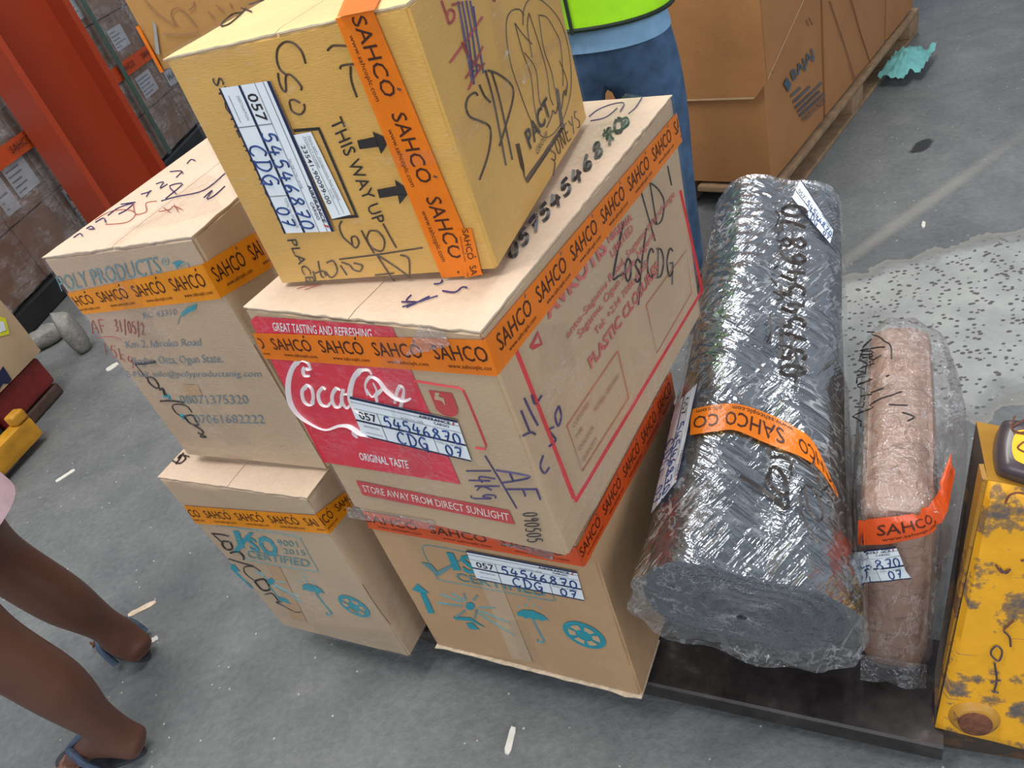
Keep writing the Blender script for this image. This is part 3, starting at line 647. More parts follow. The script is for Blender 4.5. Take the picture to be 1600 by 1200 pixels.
# ------------------------------------------------------------------ long cartons on a wooden pallet at the right
ph = .115
Q0, Q1, Q2, Qm = (onz(*p, ph) for p in ((1206, 291), (1298, 186), (1384, 68), (1060, 281)))
qr = (Q2-Q0); qr.z = 0; qr.normalize(); ql = Vector((-qr.y, qr.x, 0)); qn = -ql       # qr along the long side, ql away to the back left
w1, w2 = (Q1-Q0).dot(qr), (Q2-Q0).dot(qr); FD = 0.78; CH = 1.05
fl = Face(Q0-qr*.010, -qr); frr = Face(Q0+qn*.010, qn); fb = Face(Q0, qn); z4b = Z(850, 0, 2.667)
def long_carton(u0, u1, label, prints, lidz, zt=CH):
    t = thing('long_carton', Q0+qr*((u0+u1)/2)+ql*FD/2, label, 'cardboard box', 'long cartons on the wooden pallet')
    mb = MB(); mb.add(*rbox(Q0+qr*u1+Vector((0, 0, .007)), qr, ql, u1-u0, FD, zt, .01, .003, 16), 'carton_orange_brown'); prints(mb); mb.build('body', t, smooth=50)
    if u0 == 0:                               # the outer cover hangs down in two panels
        th = .009
        def panel(P, nrm, mat='carton_orange_brown'):
            k = len(P); vv = list(P)+[p+nrm*th for p in P]; mb = MB(); mb.add(vv, [tuple(range(k-1, -1, -1)), tuple(range(k, 2*k))]+[(i, (i+1) % k, k+(i+1) % k, k+i) for i in range(k)], mat)
            a, b = vv[k], vv[k+1]; zz_ = Vector((0, 0, .007)); mb.add([a+nrm*.001, b+nrm*.001, b+zz_+nrm*.001, a+zz_+nrm*.001], [(0, 1, 2, 3)], 'flap_light'); return mb
        z_ = lambda z: Vector((0, 0, z))
        A = Q0-qr*.005; panel([A+ql*.03+z_(lidz), A+ql*FD+z_(lidz), A+ql*FD+z_(zt), A-ql*.012+z_(zt), A-ql*.012+z_(lidz+.05)], -qr).build('front_cover', t)
        A = Q0-ql*.005; panel([A-qr*.004+z_(lidz+.055), A+qr*(u1-u0)+z_(lidz+.26), A+qr*(u1-u0)+z_(zt), A-qr*.004+z_(zt)], -ql).build('side_cover', t)
    return t
lid0 = fl.at(1110, 156).z-ph
def pr1(mb):
    text(mb, fb, 'BAJAJ', *z4b((1030, 338), (1118, 238), (1018, 300)), 'carton_print_blue', .01, .008)
    poly(mb, fb, z4b((990, 350), (1005, 322), (1015, 340), (1022, 350), (1010, 385), (1000, 365)), 'carton_print_blue', .008)
    for i, (a, b) in enumerate((((1022, 400), (1060, 365)), ((1032, 425), (1100, 360)), ((1040, 448), (1150, 345)), ((1050, 465), (1140, 380)), ((1058, 482), (1160, 390)))): stroke(mb, fb, z4b(a, b), .011, 'carton_print', .008, False)
    text(mb, fb, 'MADE IN INDIA', *z4b((1075, 512), (1168, 425), (1068, 488)), 'carton_print', .0, .008)
    for p in (((1090, 75), (1105, 105)), ((1078, 85), (1088, 110)), ((918, 262), (940, 305)), ((905, 270), (925, 310))): stroke(mb, fb, z4b(*p), .005, 'faint_print', .011, False)
def pr2(mb):
    stroke(mb, fb, z4b((1180, 5), (1240, 180), (1288, 335), (1350, 262), (1310, 140), (1270, 0)), .006, 'faint_print', .008, smooth=False)
long_carton(0, w1-.012, 'nearest orange-brown carton with blue maker print, on the wooden pallet at upper right', pr1, lid0)
long_carton(w1+.008, w2-.01, 'second orange-brown carton with a drawn outline, on the wooden pallet at upper right', pr2, .62)
long_carton(w2+.006, w2+.42, 'third orange-brown carton, partly cut by the top edge, far end of the wooden pallet', lambda mb: None, .62)
t = thing('wooden_pallet', Q0+qr*.8+ql*.4-Vector((0, 0, ph)), 'wooden pallet under the long orange-brown cartons at the right', 'pallet')
LN = w2+.46
for i in range(5): mb = MB(); mb.add(*rbox(Q0+qr*(LN-.02)+ql*(-.02+i*.178)-Vector((0, 0, .024)), qr, ql, LN, .12, .023, .004, 0, 4), 'pallet_wood'); mb.build('deck_board', t)
for i in range(3):
    mb = MB(); mb.add(*rbox(Q0+qr*(LN-.02)+ql*(-.02+i*.36)-Vector((0, 0, ph)), qr, ql, LN, .10, .018, .003, 0, 4), 'pallet_wood'); mb.build('bottom_board', t)
    for j in range(3): mb = MB(); mb.add(*rbox(Q0+qr*(.12+j*(LN-.14)/2)+ql*(-.02+i*.36)-Vector((0, 0, ph-.018)), qr, ql, .14, .10, .072, .004, 0, 4), 'pallet_wood'); mb.build('block', t)
# teal cloth caught on the pallet
mb = MB(); c0 = onz(1372, 108, .03); n = 16; rc = random.Random(2); vs_ = []
for j in range(n+1):
    for i in range(n+1):
        u, v = i/n-.5, j/n-.5; p = c0+qr*(u*.30)+ql*(v*.16)-ql*.115
        vs_.append(p+Vector((0, 0, .012+.05*abs(noise.noise(Vector((u*7, v*7, 1))))+.05*max(0, 1-((u*2)**2+(v*2)**2)))))
fs_ = [(j*(n+1)+i, j*(n+1)+i+1, (j+1)*(n+1)+i+1, (j+1)*(n+1)+i) for j in range(n) for i in range(n) if not (i > 10 and j > 11) and not (i < 3 and j < 4)]
mb.add(vs_, fs_, 'teal_cloth'); o = mb.build('cloth', smooth=180, origin=c0-Vector((0, 0, .03))); tag(o, 'crumpled teal cloth lying on the floor beside the wooden pallet', 'cloth')

# ------------------------------------------------------------------ loaded truck and rubble at the left edge
B0 = onz(93, 600, .04); B1 = onz(42, 656, .04); bx = (B0-B1); bx.z = 0; bx.normalize(); bd = Vector((-bx.y, bx.x, 0))
if bd.y < 0: bd = -bd
if bx.x < 0: bx = -bx
# right-hand face runs along bx's line; the crate extends to the left behind it
cl = Vector((-bx.y, bx.x, 0)); cl = cl if cl.x < 0 else -cl
rc_ = lambda h0, h, ln, dp, sh=0.0: rbox(B0+cl*sh+Vector((0, 0, h0)), bx, cl, ln, dp, h, .012, .0, 10)
t = thing('red_crate', B0-bx*.25+cl*.3-Vector((0, 0, .04)), 'dark red steel crate under the small carton at the left edge', 'crate')
mb = MB(); mb.add(*rc_(.02, .13, .30, .6), 'red_paint'); mb.build('side_panel', t, smooth=40)
mb = MB(); mb.add(*rc_(-.04, .055, .36, .62), 'brown_steel'); mb.build('base_frame', t, smooth=40)
mb = MB(); mb.add(*rbox(B0-bx*.31+cl*.02+Vector((0, 0, .02)), bx, cl, .05, .55, .125, .01, 0, 6), 'black_plastic'); mb.build('inner_panel', t, smooth=40)
t = thing('small_carton', B0-bx*.3+cl*.3+Vector((0, 0, .16)), 'tan carton with a yellow sticker on the red crate, left edge', 'cardboard box')
mb = MB(); v, f = rbox(B0+bx*.02-cl*.02+Vector((0, 0, .158)), bx, cl, .46, .5, .30, .012, .006, 14); mb.add(v, f, 'carton_tan'); SHc = Shell(mb); mb.build('body', t, smooth=50)
mb = MB(); patch(mb, SHc, [(-14, 492), (8, 497), (14, 522), (-8, 528)], 'yellow_sticker', .003, 4, 4); patch(mb, SHc, [(-8, 502), (4, 503), (8, 516), (-2, 520)], 'paper_white', .005, 3, 3); mb.build('sticker', t)
mb = MB(); patch(mb, SHc, [(-14, 600), (4, 572), (22, 600), (4, 626)], 'navy_ink', .003, 4, 4); mb.build('blue_patch', t)
Y0 = onz(47, 650, .12); Y1 = onz(0, 698, .12); yx = (Y0-Y1); yx.z = 0; yx.normalize(); yl = Vector((-yx.y, yx.x, 0)); yl = yl if yl.x < 0 else -yl
t = thing('hand_truck', Y0-Vector((0, 0, .12))-yx*.1, 'yellow hand truck frame at the left edge beside the red crate', 'hand truck')
mb = MB(); mb.add(*rbox(Y0-Vector((0, 0, .09)), yx, yl, .30, .07, .09, .01, 0, 6), 'dull_yellow'); mb.build('frame', t, smooth=40)
mb = MB(); mb.add(*rbox(Y0+yl*.0-Vector((0, 0, .0)), yx, yl, .06, .05, .045, .01, 0, 6), 'dull_yellow'); mb.build('cross_bar', t, smooth=40)
mb = MB(); c = Y0-yx*.2+yl*.12; mb.loft([[Vector((c.x, c.y, .035))+yl*o+(yx*cos(2*pi*k/20)+Vector((0, 0, 1))*sin(2*pi*k/20))*.035 for k in range(20)] for o in (-.03, .03)], 'black_plastic'); mb.build('wheel', t)
G0 = onz(26, 772, .0)-Vector((0, .13, 0)); ga = radians(48); g1 = Vector((cos(ga), sin(ga), 0)); g2 = Vector((-sin(ga), cos(ga), 0))
t = thing('low_skid', G0-g1*.2, 'low grey wooden skid at the left edge above the bare legs', 'skid')
mb = MB(); mb.add(*rbox(G0+Vector((0, 0, .08)), g1, g2, .7, .16, .05, .006, 0, 6), 'grey_block'); mb.build('deck', t, smooth=40)
for k in (0, .28): mb = MB(); mb.add(*rbox(G0-g1*k, g1, g2, .1, .22, .08, .006, 0, 4), 'grey_block'); mb.build('foot', t, smooth=40)
def lump(name, label, cat, c, rx, ry, rz_, rot, mat, seed, flat=.0):
    mb = MB(); n, m = 18, 10; R3 = Matrix.Rotation(rot, 3, 'Z'); rings = []
    for j in range(1, m):
        th = pi*j/m-pi/2
        rings.append([c+R3 @ Vector((rx*cos(th)**.5*cos(2*pi*i/n)*(1+.3*noise.noise(Vector((cos(2*pi*i/n)*1.6, sin(2*pi*i/n)*1.6, seed)))), ry*cos(th)**.5*sin(2*pi*i/n)*(1+.3*noise.noise(Vector((cos(2*pi*i/n)*1.6, sin(2*pi*i/n)*1.6, seed+4)))), 0))+Vector((0, 0, rz_*(1+sin(th))/2*2*.5*(1+.25*noise.noise(Vector((i*.4, j*.5, seed)))))) for i in range(n)])
    mb.loft(rings, mat); return tag(mb.build(name, smooth=60, origin=c), label, cat)
c = onz(82, 535, .0); lump('stone_slab', 'pale flat stone lump on the floor beyond the tan carton with yellow sticker', 'stone', Vector((c.x, c.y, 0)), .10, .055, .08, radians(35), 'stone', 1)
c = onz(140, 545, .0); lump('rubble_lump', 'grey upright lump on the floor touching the outline of the dented address carton', 'rubble', Vector((c.x-.02, c.y, 0)), .045, .06, .19, radians(20), 'stone', 7)
# ------------------------------------------------------------------ the six parcels of the load
BOX = {'A': (-0.010, 0.708, 0.608, -0.714, 0.400, 0.613, 0.407), 'B': (0.027, 0.810, 1.0165, -0.548, 0.321, 0.429, 0.307),
       'C': (-0.360, 1.083, 0.610, -0.565, 0.334, 0.613, 0.470), 'D': (-0.399, 1.033, 0.100, -0.618, 0.378, 0.613, 0.506),
       'E': (0.030, 0.772, 0.100, -0.633, 0.450, 0.43, 0.485)}
SEEN = {'A': {'FLT': (378, 479), 'FRT': (750, 518), 'BRT': (1050, 147), 'FLB': (553, 793), 'FRB': (888, 871), 'BRB': (1096, 490)},
        'B': {'FLT': (255, 90), 'FRT': (634, 4), 'FLB': (440, 445), 'FRB': (777, 422), 'BRB': (918, 185)},
        'C': {'FLT': (64, 402), 'FRT': (298, 369), 'FLB': (293, 712), 'FRB': (514, 735)},
        'D': {'FLT': (245, 745), 'FRT': (479, 778), 'FLB': (443, 978), 'FRB': (641, 1028)},
        'E': {'FLB': (682, 1007), 'FRB': (1003, 1088)}}
def parcel(key, name, label, mat, topmat, seed, flapmat, dent=1.0):
    c, f, ex, ey = solve_box(BOX[key], SEEN[key])
    base = (c['FLB']+c['FRB']+c['BRB']+c['BLB'])/4
    t = thing(name, base, label, 'cardboard box')
    mb = carton_body(c, mat, topmat, seed, dent)
    return t, mb, c, f

def recycle_disc(mb, sf, c, e, mat, inner):
    """c centre, e = photo point on the rim to the right: a round disc with three chasing arrows"""
    C0 = sf.at(*c, off=0.0014); r = (sf.at(*e, off=0.0014)-C0).length
    vv = Vector((0, 0, 1)); vv = (vv-sf.nrm*vv.dot(sf.nrm)).normalized(); uu = vv.cross(sf.nrm)
    pt = lambda a, k, o=0.0: C0+(uu*cos(a)+vv*sin(a))*(r*k)+sf.nrm*o
    mb.add([pt(2*pi*i/32, 1) for i in range(32)], [tuple(range(32))], mat)
    for k in range(3):
        a0 = pi/2+2*pi*k/3
        for (s, e2) in ((0.12, 0.85), (1.15, 1.85)):
            n = 4; rings = []
            for i in range(n+1):
                a = a0+s+(e2-s)*i/n
                rr = 0.42+0.0*i
                rings += [pt(a, 0.40, .0007), pt(a, 0.74, .0007)]
            mb.add(rings, [(2*i, 2*i+1, 2*i+3, 2*i+2) for i in range(n)], inner)
def iso_marks(mb, sf, z, frame, check, I, S_, Oc, cert, yr, arrow, sun, rays, sunhand, canopy, stick, drops, rec, greyed=False):
    t2 = 'print_grey_teal'; t1 = 'print_teal'
    for fr in frame: stroke(mb, sf, z(*fr), 0.0016, t2, .0012)
    poly(mb, sf, z(*check), t2 if greyed else t1, .0013)
    poly(mb, sf, z(*I), t1, .0016)
    if S_: text(mb, sf, 'S', z(S_[0])[0], z(S_[1])[0], z(S_[2])[0], t1, 0.03, .0016)
    if Oc: text(mb, sf, 'O', z(Oc[0])[0], z(Oc[1])[0], z(Oc[2])[0], t1, 0.04, .0016)
    text(mb, sf, 'CERTIFIED', z(cert[0])[0], z(cert[1])[0], z(cert[2])[0], t2, 0.01, .0014)
    for s, a, b, h in yr: text(mb, sf, s, z(a)[0], z(b)[0], z(h)[0], t2, 0.0, .0014)
    for a in arrow: poly(mb, sf, z(*a), t1, .0014)
    if sun:
        poly(mb, sf, z(*[(sun[0]+sun[2]*cos(2*pi*i/14), sun[1]+sun[2]*0.85*sin(2*pi*i/14)) for i in range(14)]), t1, .0014)
    for a, b in rays: stroke(mb, sf, z(a, b), 0.0034, t2, .0014, False)
    for a in sunhand: poly(mb, sf, z(*a), t1, .0014)
    poly(mb, sf, z(*canopy), t1, .0014)
    stroke(mb, sf, z(*stick), 0.0042, t2, .0013)
    for d in drops: stroke(mb, sf, z((d[0]-4, d[1]-2), (d[0]+5, d[1]+4)), 0.004, t2, .0013, False)
    recycle_disc(mb, sf, z(rec[0])[0], z(rec[1])[0], t1, 'carton_tan')

# ---- the red and tan drinks carton in the middle
zA = Z(360, 450, 3.0); zR = Z(740, 300, 2.068); zT = Z(700, 130, 3.243); zF = Z(300, 220, 3.158)
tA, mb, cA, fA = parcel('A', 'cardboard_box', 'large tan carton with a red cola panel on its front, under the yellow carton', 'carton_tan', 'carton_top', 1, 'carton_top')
s = fA['front']
poly(mb, s, zA((118, 130), (440, 153), (760, 180), (1080, 918), (760, 866), (440, 815), (95, 152)), 'print_red', .0010)
text(mb, s, 'GREAT TASTING AND REFRESHING', *zA((206, 196), (668, 231), (197, 157)), 'print_white', 0.012)
text(mb, s, 'ORIGINAL TASTE', *zA((612, 801), (840, 842), (602, 766)), 'print_white', 0.02)
W_ = 'print_white'; wpx = 0.00044
def sw(pts, k=1.0): stroke(mb, s, zA(*[(p[0], p[1], p[2]*wpx*k) for p in pts]), 1.0, W_, .0016)
sw([(376, 408, 8), (352, 402, 16), (352, 374, 18), (378, 372, 14), (368, 344, 14), (330, 334, 14), (300, 372, 22), (284, 440, 30), (290, 520, 32), (325, 585, 26), (385, 634, 14), (450, 660, 10), (515, 640, 14), (565, 640, 26), (612, 668, 30), (640, 682, 20), (668, 700, 4)])
sw([(585, 650, 14), (590, 676, 26), (600, 700, 8)])
sw([(362, 452, 12), (344, 480, 18), (352, 525, 18), (378, 542, 14), (396, 515, 18), (390, 470, 18), (366, 450, 12), (352, 466, 10)])
sw([(452, 470, 14), (436, 462, 10), (420, 492, 18), (430, 535, 18), (458, 548, 12), (476, 530, 8)])
sw([(520, 474, 10), (500, 466, 12), (484, 505, 18), (496, 548, 16), (520, 545, 12), (528, 500, 10)]); sw([(536, 470, 16), (530, 520, 18), (548, 556, 12), (562, 548, 8)])
sw([(532, 492, 10), (575, 492, 10)])
sw([(668, 402, 8), (650, 378, 12), (612, 382, 16), (584, 425, 22), (572, 500, 28), (590, 560, 22), (640, 590, 12)])
sw([(648, 500, 8), (636, 450, 8), (660, 412, 12), (700, 425, 18), (738, 470, 24), (780, 505, 22), (820, 520, 16), (850, 514, 5)])
sw([(642, 470, 8), (668, 505, 8), (690, 480, 8), (672, 440, 6)]); sw([(775, 540, 10), (784, 490, 12), (800, 455, 12), (818, 470, 10), (812, 520, 14), (800, 560, 12)])
sw([(700, 545, 12), (690, 500, 14), (716, 470, 10)])
stroke(mb, s, zA((862, 431), (970, 448), (1070, 463), (1095, 476), (1120, 530), (1165, 640), (1202, 735), (1196, 752), (1150, 744)), 0.0030, 'print_dull_red', smooth=False)
poly(mb, s, zA((930, 475), (1040, 490), (1068, 560), (1066, 592), (1040, 602), (1000, 592), (968, 568)), 'print_dull_red')
poly(mb, s, zA((962, 484), (984, 487), (980, 505), (1004, 512), (1012, 548), (992, 524), (960, 518)), 'carton_tan', .0019)
patch(mb, s, zA((590, 900), (1308, 1040), (1336, 1106), (622, 968)), 'print_dull_red')
text(mb, s, 'STORE AWAY FROM DIRECT SUNLIGHT', *zA((630, 950), (1312, 1088), (618, 918)), 'print_pale', 0.01)
hand(mb, s, '14kg', *zA((1098, 838), (1188, 1000), (1216, 838)), 0.0022, 'marker_purple')
hand(mb, s, 'AF', *zA((1248, 850), (1330, 1010), (1392, 850)), 0.0026, 'marker_purple')
stroke(mb, s, zA((1196, 782), (1262, 890), (1345, 1030)), 0.0022, 'marker_purple')
hand(mb, s, '090505', *zA((1372, 1050), (1398, 1195), (1440, 1048)), 0.0016, 'marker_black')
s = fA['right']; red = 'print_dull_red'
for a, b, w in (((133, 512), (322, 992), .0060), ((325, 1000), (735, 318), .0055), ((664, -5), (736, 318), .0055)): stroke(mb, s, zR(a, b), w, red, smooth=False)
poly(mb, s, zR((178, 500), (205, 448), (222, 492), (190, 510)), red); poly(mb, s, zR((190, 492), (203, 468), (211, 488)), 'carton_tan', .0018)
text(mb, s, 'AVKOTIS', *zT((505, 1195), (805, 850), (470, 1120)), 'print_pink', 0.03)
text(mb, s, 'NIGERIA', *zT((812, 812), (932, 690), (800, 778)), 'print_pink', 0.02); text(mb, s, 'LIMITED', *zT((830, 884), (938, 745), (815, 850)), 'print_pink', 0.01)
for st, a, b, h in (('anto-Sagamu Road, Sagamu Interchange', (302, 474), (648, 12), (294, 452)), ('Sagamu, Ogun State, Nigeria', (340, 474), (585, 142), (331, 452)), ('Tel: +234 7086 6285', (394, 465), (560, 238), (386, 444))):
    text(mb, s, st, *zR(a, b, h), 'print_pink', 0.006)
text(mb, s, 'PLASTIC CLOSURES', *zR((378, 572), (598, 252), (366, 540)), 'print_pink', 0.025)
for q, w in ((((463, 513), (498, 665), (350, 900), (298, 755)), .0022), (((555, 365), (686, 188), (702, 325), (590, 520)), .0018)): stroke(mb, s, zR(*q, q[0]), w, 'faint_orange_ink', smooth=False)
for st, a, b, h in (('CUSTOMER  -', (322, 764), (380, 674), (316, 752)), ('MATERIAL / GRID FINISH', (392, 712), (468, 598), (386, 700)), ('TYPE', (332, 800), (352, 768), (326, 788)), ('COLOUR  -', (342, 838), (398, 748), (336, 826)), ('QUANTITY', (354, 872), (400, 800), (348, 860))):
    text(mb, s, st, *zR(a, b, h), 'faint_orange_ink')
stroke(mb, s, zT((884, 700), (858, 830), (832, 985), (858, 978), (888, 962)), .0032, 'marker_black'); hand(mb, s, 'OS', *zT((888, 1000), (985, 1010), (888, 885)), .0030, 'marker_black')
stroke(mb, s, zT((1000, 735), (978, 900), (960, 1125)), .0026, 'marker_black'); hand(mb, s, 'CDG', *zT((1000, 985), (1150, 985), (1002, 838)), .0026, 'marker_black')
for p in (((972, 545), (1005, 660), (1045, 800)), ((1022, 505), (1062, 540), (1090, 600), (1080, 690), (1052, 715), (1030, 690)), ((1018, 505), (1052, 712)), ((1108, 420), (1128, 518))): stroke(mb, s, zT(*p), .0022, 'marker_black')
for p in (((160, 665), (182, 712), (205, 755)), ((184, 655), (196, 684), (217, 656)), ((155, 788), (182, 776), (198, 784)), ((272, 690), (260, 722), (270, 756), (280, 724), (272, 690)), ((258, 758), (240, 770), (262, 800), (240, 822)), ((222, 850), (212, 885), (226, 908), (242, 888)), ((150, 705), (180, 780))): stroke(mb, s, zR(*p), .0028, 'marker_purple')
s = fA['top']; s = Face(s.P+s.nrm*0.0014, s.nrm)
bodyA = mb.build('body', tA, smooth=40); top_flaps(cA, tA, 3); wrap(cA, fA, tA, ('front', 'right'))
mb = MB()
hand(mb, s, '05754546870', *zT((318, 905), (905, 215), (300, 840)), .0044, 'marker_black', gap=.16)
mb.build('handwritten_number', tA); mb = MB()
for p in (((715, 175), (760, 140), (830, 112), (892, 106), (872, 150)), ((722, 196), (800, 178), (860, 130)), ((985, 75), (950, 130), (915, 160))): stroke(mb, s, zT(*p), .002, 'marker_purple')
mb.build('pen_scribble', tA); mb = MB()
for p in (((900, 190), (880, 240), (830, 250), (800, 280)), ((860, 200), (905, 180), (910, 215), (850, 260)), ((790, 240), (840, 290))): stroke(mb, s, zT(*p), .0036, 'marker_green')
mb.build('green_overwriting', tA); mb = MB()
for p in (((1085, 765), (1060, 795), (1100, 800)), ((1035, 800), (1110, 800)), ((1040, 825), (1215, 770)), ((1060, 828), (1175, 772)), ((1195, 712), (1228, 708), (1238, 690)), ((1236, 745), (1300, 752), (1335, 728), (1362, 730))): stroke(mb, s, zF(*p), .0022, 'marker_purple')
mb.build('pen_tick', tA); mb = MB()
for p in (((560, 740), (640, 715)), ((520, 735), (610, 712))): stroke(mb, s, zF(*p), .0012, 'marker_red')
mb.build('red_scribble', tA)
tape([(fA['front'], zA((108, 206), (1186, 238), (1246, 408), (166, 326))), (fA['right'], [(755.5, 529), (1055, 176), (1064, 221), (775.5, 586)])], tA, (4.15, 6.4), start=-0.67, textscale=1.15)
awb(fA['front'], zA((548, 497), (1068, 612), (1136, 806), (626, 686)), tA, base=.003)
clear_strip([(fA['front'], zA((650, 60), (800, 75), (960, 880), (820, 860)))], tA)
clear_strip([(fA['right'], zR((190, 430), (300, 420), (330, 560), (215, 590)))], tA)
clear_strip([(fA['front'], zA((545, 1018), (960, 1085), (968, 1128), (560, 1070)))], tA, 'crumpled_tape', name='crumpled_tape')
clear_strip([(fA['front'], zA((890, 165), (1010, 190), (1040, 262), (830, 310)))], tA, 'crumpled_tape', base=.004, name='crumpled_tape')
clear_strip([(s, zT((40, 1100), (330, 760), (420, 790), (150, 1130)))], tA)
clear_strip([(s, zT((620, 420), (900, 60), (1010, 80), (760, 420)))], tA)

# ---- yellow carton on top
zB = Z(250, 0, 4.0); z3 = Z(600, 0, 4.0)
tB, mb, cB, fB = parcel('B', 'cardboard_box', 'yellowish carton marked this way up, topmost of the load', 'carton_yellow', 'carton_top_yellow', 2, 'carton_top', 0.7)
s = fB['front']; K = 'black_ink'
text(mb, s, 'STORE IN A COOL PLACE', (332, 122), (481, 441), (347, 119), K, 0.0)
text(mb, s, 'THIS WAY UP', (516, 188), (586, 350), (534, 180), K, 0.004)
for q in (((1235, 875), (1355, 850), (1372, 914), (1250, 930)), ((1360, 1182), (1475, 1160), (1490, 1218), (1375, 1236))): patch(mb, s, zB(*q), K)
for q in (((1330, 820), (1440, 866), (1385, 960)), ((1470, 1120), (1568, 1190), (1500, 1275))): poly(mb, s, zB(*q), K)
fr = [(459, 201), (500, 198), (561, 339), (519, 343), (519, 338), (555, 335), (498, 203), (461, 206)]
poly(mb, s, fr, K)
M_ = 'marker_brown'
for p in (((915, 395), (890, 320), (840, 268), (785, 260), (742, 300), (735, 370), (755, 430), (790, 462)), ((742, 452), (750, 510), (770, 556), (792, 565), (790, 480), (812, 462), (855, 495), (888, 540), (885, 562)), ((812, 628), (830, 690), (880, 712), (908, 680), (904, 645)), ((812, 626), (840, 620), (880, 640)),
          ((1050, 315), (1080, 285), (1130, 282), (1280, 290), (1415, 276)), ((1130, 430), (1150, 404), (1290, 394), (1426, 380)), ((1195, 410), (1200, 500), (1235, 605))): stroke(mb, s, zB(*p), .0023, M_)
for p in (((742, 392), (730, 420), (748, 470), (785, 505), (812, 525), (826, 500), (812, 470), (790, 475), (795, 510)), ((838, 438), (870, 500), (902, 552)), ((880, 440), (866, 480), (890, 525), (940, 540), (952, 490), (920, 445), (880, 440)), ((945, 405), (980, 470), (1012, 526)), ((728, 582), (940, 555), (1140, 524)),
          ((915, 560), (960, 630), (1002, 690)), ((920, 562), (1010, 620), (1078, 672)), ((1030, 560), (1072, 580), (1076, 670)), ((905, 660), (1000, 650)), ((800, 600), (842, 612), (832, 640), (800, 632), (780, 610), (740, 596)), ((665, 600), (700, 590), (720, 640), (690, 672), (660, 640)), ((735, 610), (768, 660)), ((625, 590), (640, 660), (655, 672)), ((560, 690), (610, 688), (600, 640)), ((610, 650), (650, 640), (665, 665))): stroke(mb, s, zF(*p), .0022, M_)
s = fB['right']
for p in (((580, 600), (560, 580), (520, 610), (505, 670), (530, 730), (600, 760), (650, 790), (660, 860), (640, 980), (590, 1125)), ((640, 440), (700, 460), (770, 510), (800, 560), (795, 640), (750, 800), (715, 915)), ((665, 450), (720, 640), (795, 1000)), ((625, 440), (680, 640), (755, 1035)), ((588, 530), (620, 600), (660, 642))): stroke(mb, s, z3(*p), .0024, M_)
for p in (((868, 100), (840, 60), (790, 70), (760, 130), (760, 250), (790, 420), (840, 570), (900, 730), (950, 820), (1000, 860), (1060, 830), (1120, 730), (1160, 580), (1160, 400), (1130, 230), (1080, 110), (1000, 20), (940, -10), (890, 10), (865, 80), (862, 160)), ((810, 145), (860, 330), (910, 470), (930, 640), (950, 760)), ((810, 145), (860, 215), (920, 278)), ((900, 85), (960, 270), (1010, 450), (1030, 600), (1052, 660)), ((870, 330), (940, 430), (960, 600), (972, 660)), ((960, 95), (1010, 110), (1060, 190), (1095, 270), (1110, 430), (1112, 540)), ((900, 80), (890, 180), (920, 360)), ((960, 95), (990, 300), (1040, 450), (1060, 560)), ((1090, 380), (1140, 520), (1110, 600))): stroke(mb, s, z3(*p), .0013, M_)
for p in (((455, 10), (500, 250), (545, 520)), ((480, 10), (520, 240), (555, 530)), ((505, 5), (545, 220), (575, 460)), ((530, 5), (580, 260), (615, 460)), ((465, 60), (530, 420), (560, 440)), ((550, 40), (570, 200))): stroke(mb, s, z3(*p), .0022, 'marker_purple')
for p in (((610, 105), (510, 250), (408, 390)), ((622, 395), (560, 480), (522, 560)), ((612, 290), (560, 400), (505, 490)), ((478, 265), (540, 380), (610, 420)), ((350, 5), (380, 90), (400, 145), (428, 125), (430, 80), (405, 62), (388, 100)), ((420, 30), (470, 20)), ((660, -10), (690, 10))): stroke(mb, s, z3(*p), .0026, 'marker_red')
text(mb, s, 'PACT', *z3((908, 935), (1040, 705), (872, 830)), K, 0.02)
text(mb, s, 'GROUP', *z3((952, 972), (1020, 850), (940, 935)), K, 0.0)
stroke(mb, s, z3((1010, 800), (1040, 730), (1050, 690), (1066, 712), (1082, 640), (1070, 550), (1100, 690), (1118, 570), (1130, 600), (1140, 525)), .0016, M_)
stroke(mb, s, z3((822, 900), (852, 1040), (885, 1130), (1000, 960), (1105, 800), (1070, 560)), .0072, M_, smooth=False)
hand(mb, s, 'SONEYS', *z3((1050, 1015), (1232, 770), (1022, 920)), .0017, M_); stroke(mb, s, z3((1050, 1100), (1062, 1020), (1040, 990)), .0017, M_)
mb.build('body', tB, smooth=40); top_flaps(cB, tB, 5, 'carton_top_yellow')
s = fB['top']; mb = MB()
for p in (((520, 90), (460, 100), (400, 150), (390, 175), (440, 160), (510, 100), (545, 60)), ((510, 60), (580, 85)), ((560, 40), (620, 20), (655, 10))): stroke(mb, s, zB(*p), .0022, M_, .0022)
mb.build('handwriting', tB)
tape([(fB['top'], [(552, -38), (616, -46), (586, 14), (526, 27)]), (fB['front'], [(585, 15), (756, 427), (692, 432), (526, 27)])][1:], tB, (3.1,), start=0.02, textscale=0.95, base=.0032)
mb = MB(); sT = Face(fB['top'].P+fB['top'].nrm*.003, fB['top'].nrm); patch(mb, sT, [(553, -38), (617, -48), (585, 15), (526, 27)], 'tape_orange', 0); mb.build('printed_tape', tB)
tape([(fB['front'], zF((1385, 425), (1436, 650), (1352, 668), (1308, 432)))], tB, (1.3,), base=.0040)
S_l = [(425, 124), (525, 359), (447, 362), (345, 136)]
awb(fB['front'], S_l, tB, base=.0038)
S = Sub(fB['front'], [(488, 204), (550, 333), (521, 340), (461, 209)], .0034); mb = MB(); patch(mb, S, [(0, 1), (1, 1), (1, 0), (0, 0)], 'paper_white', 0)
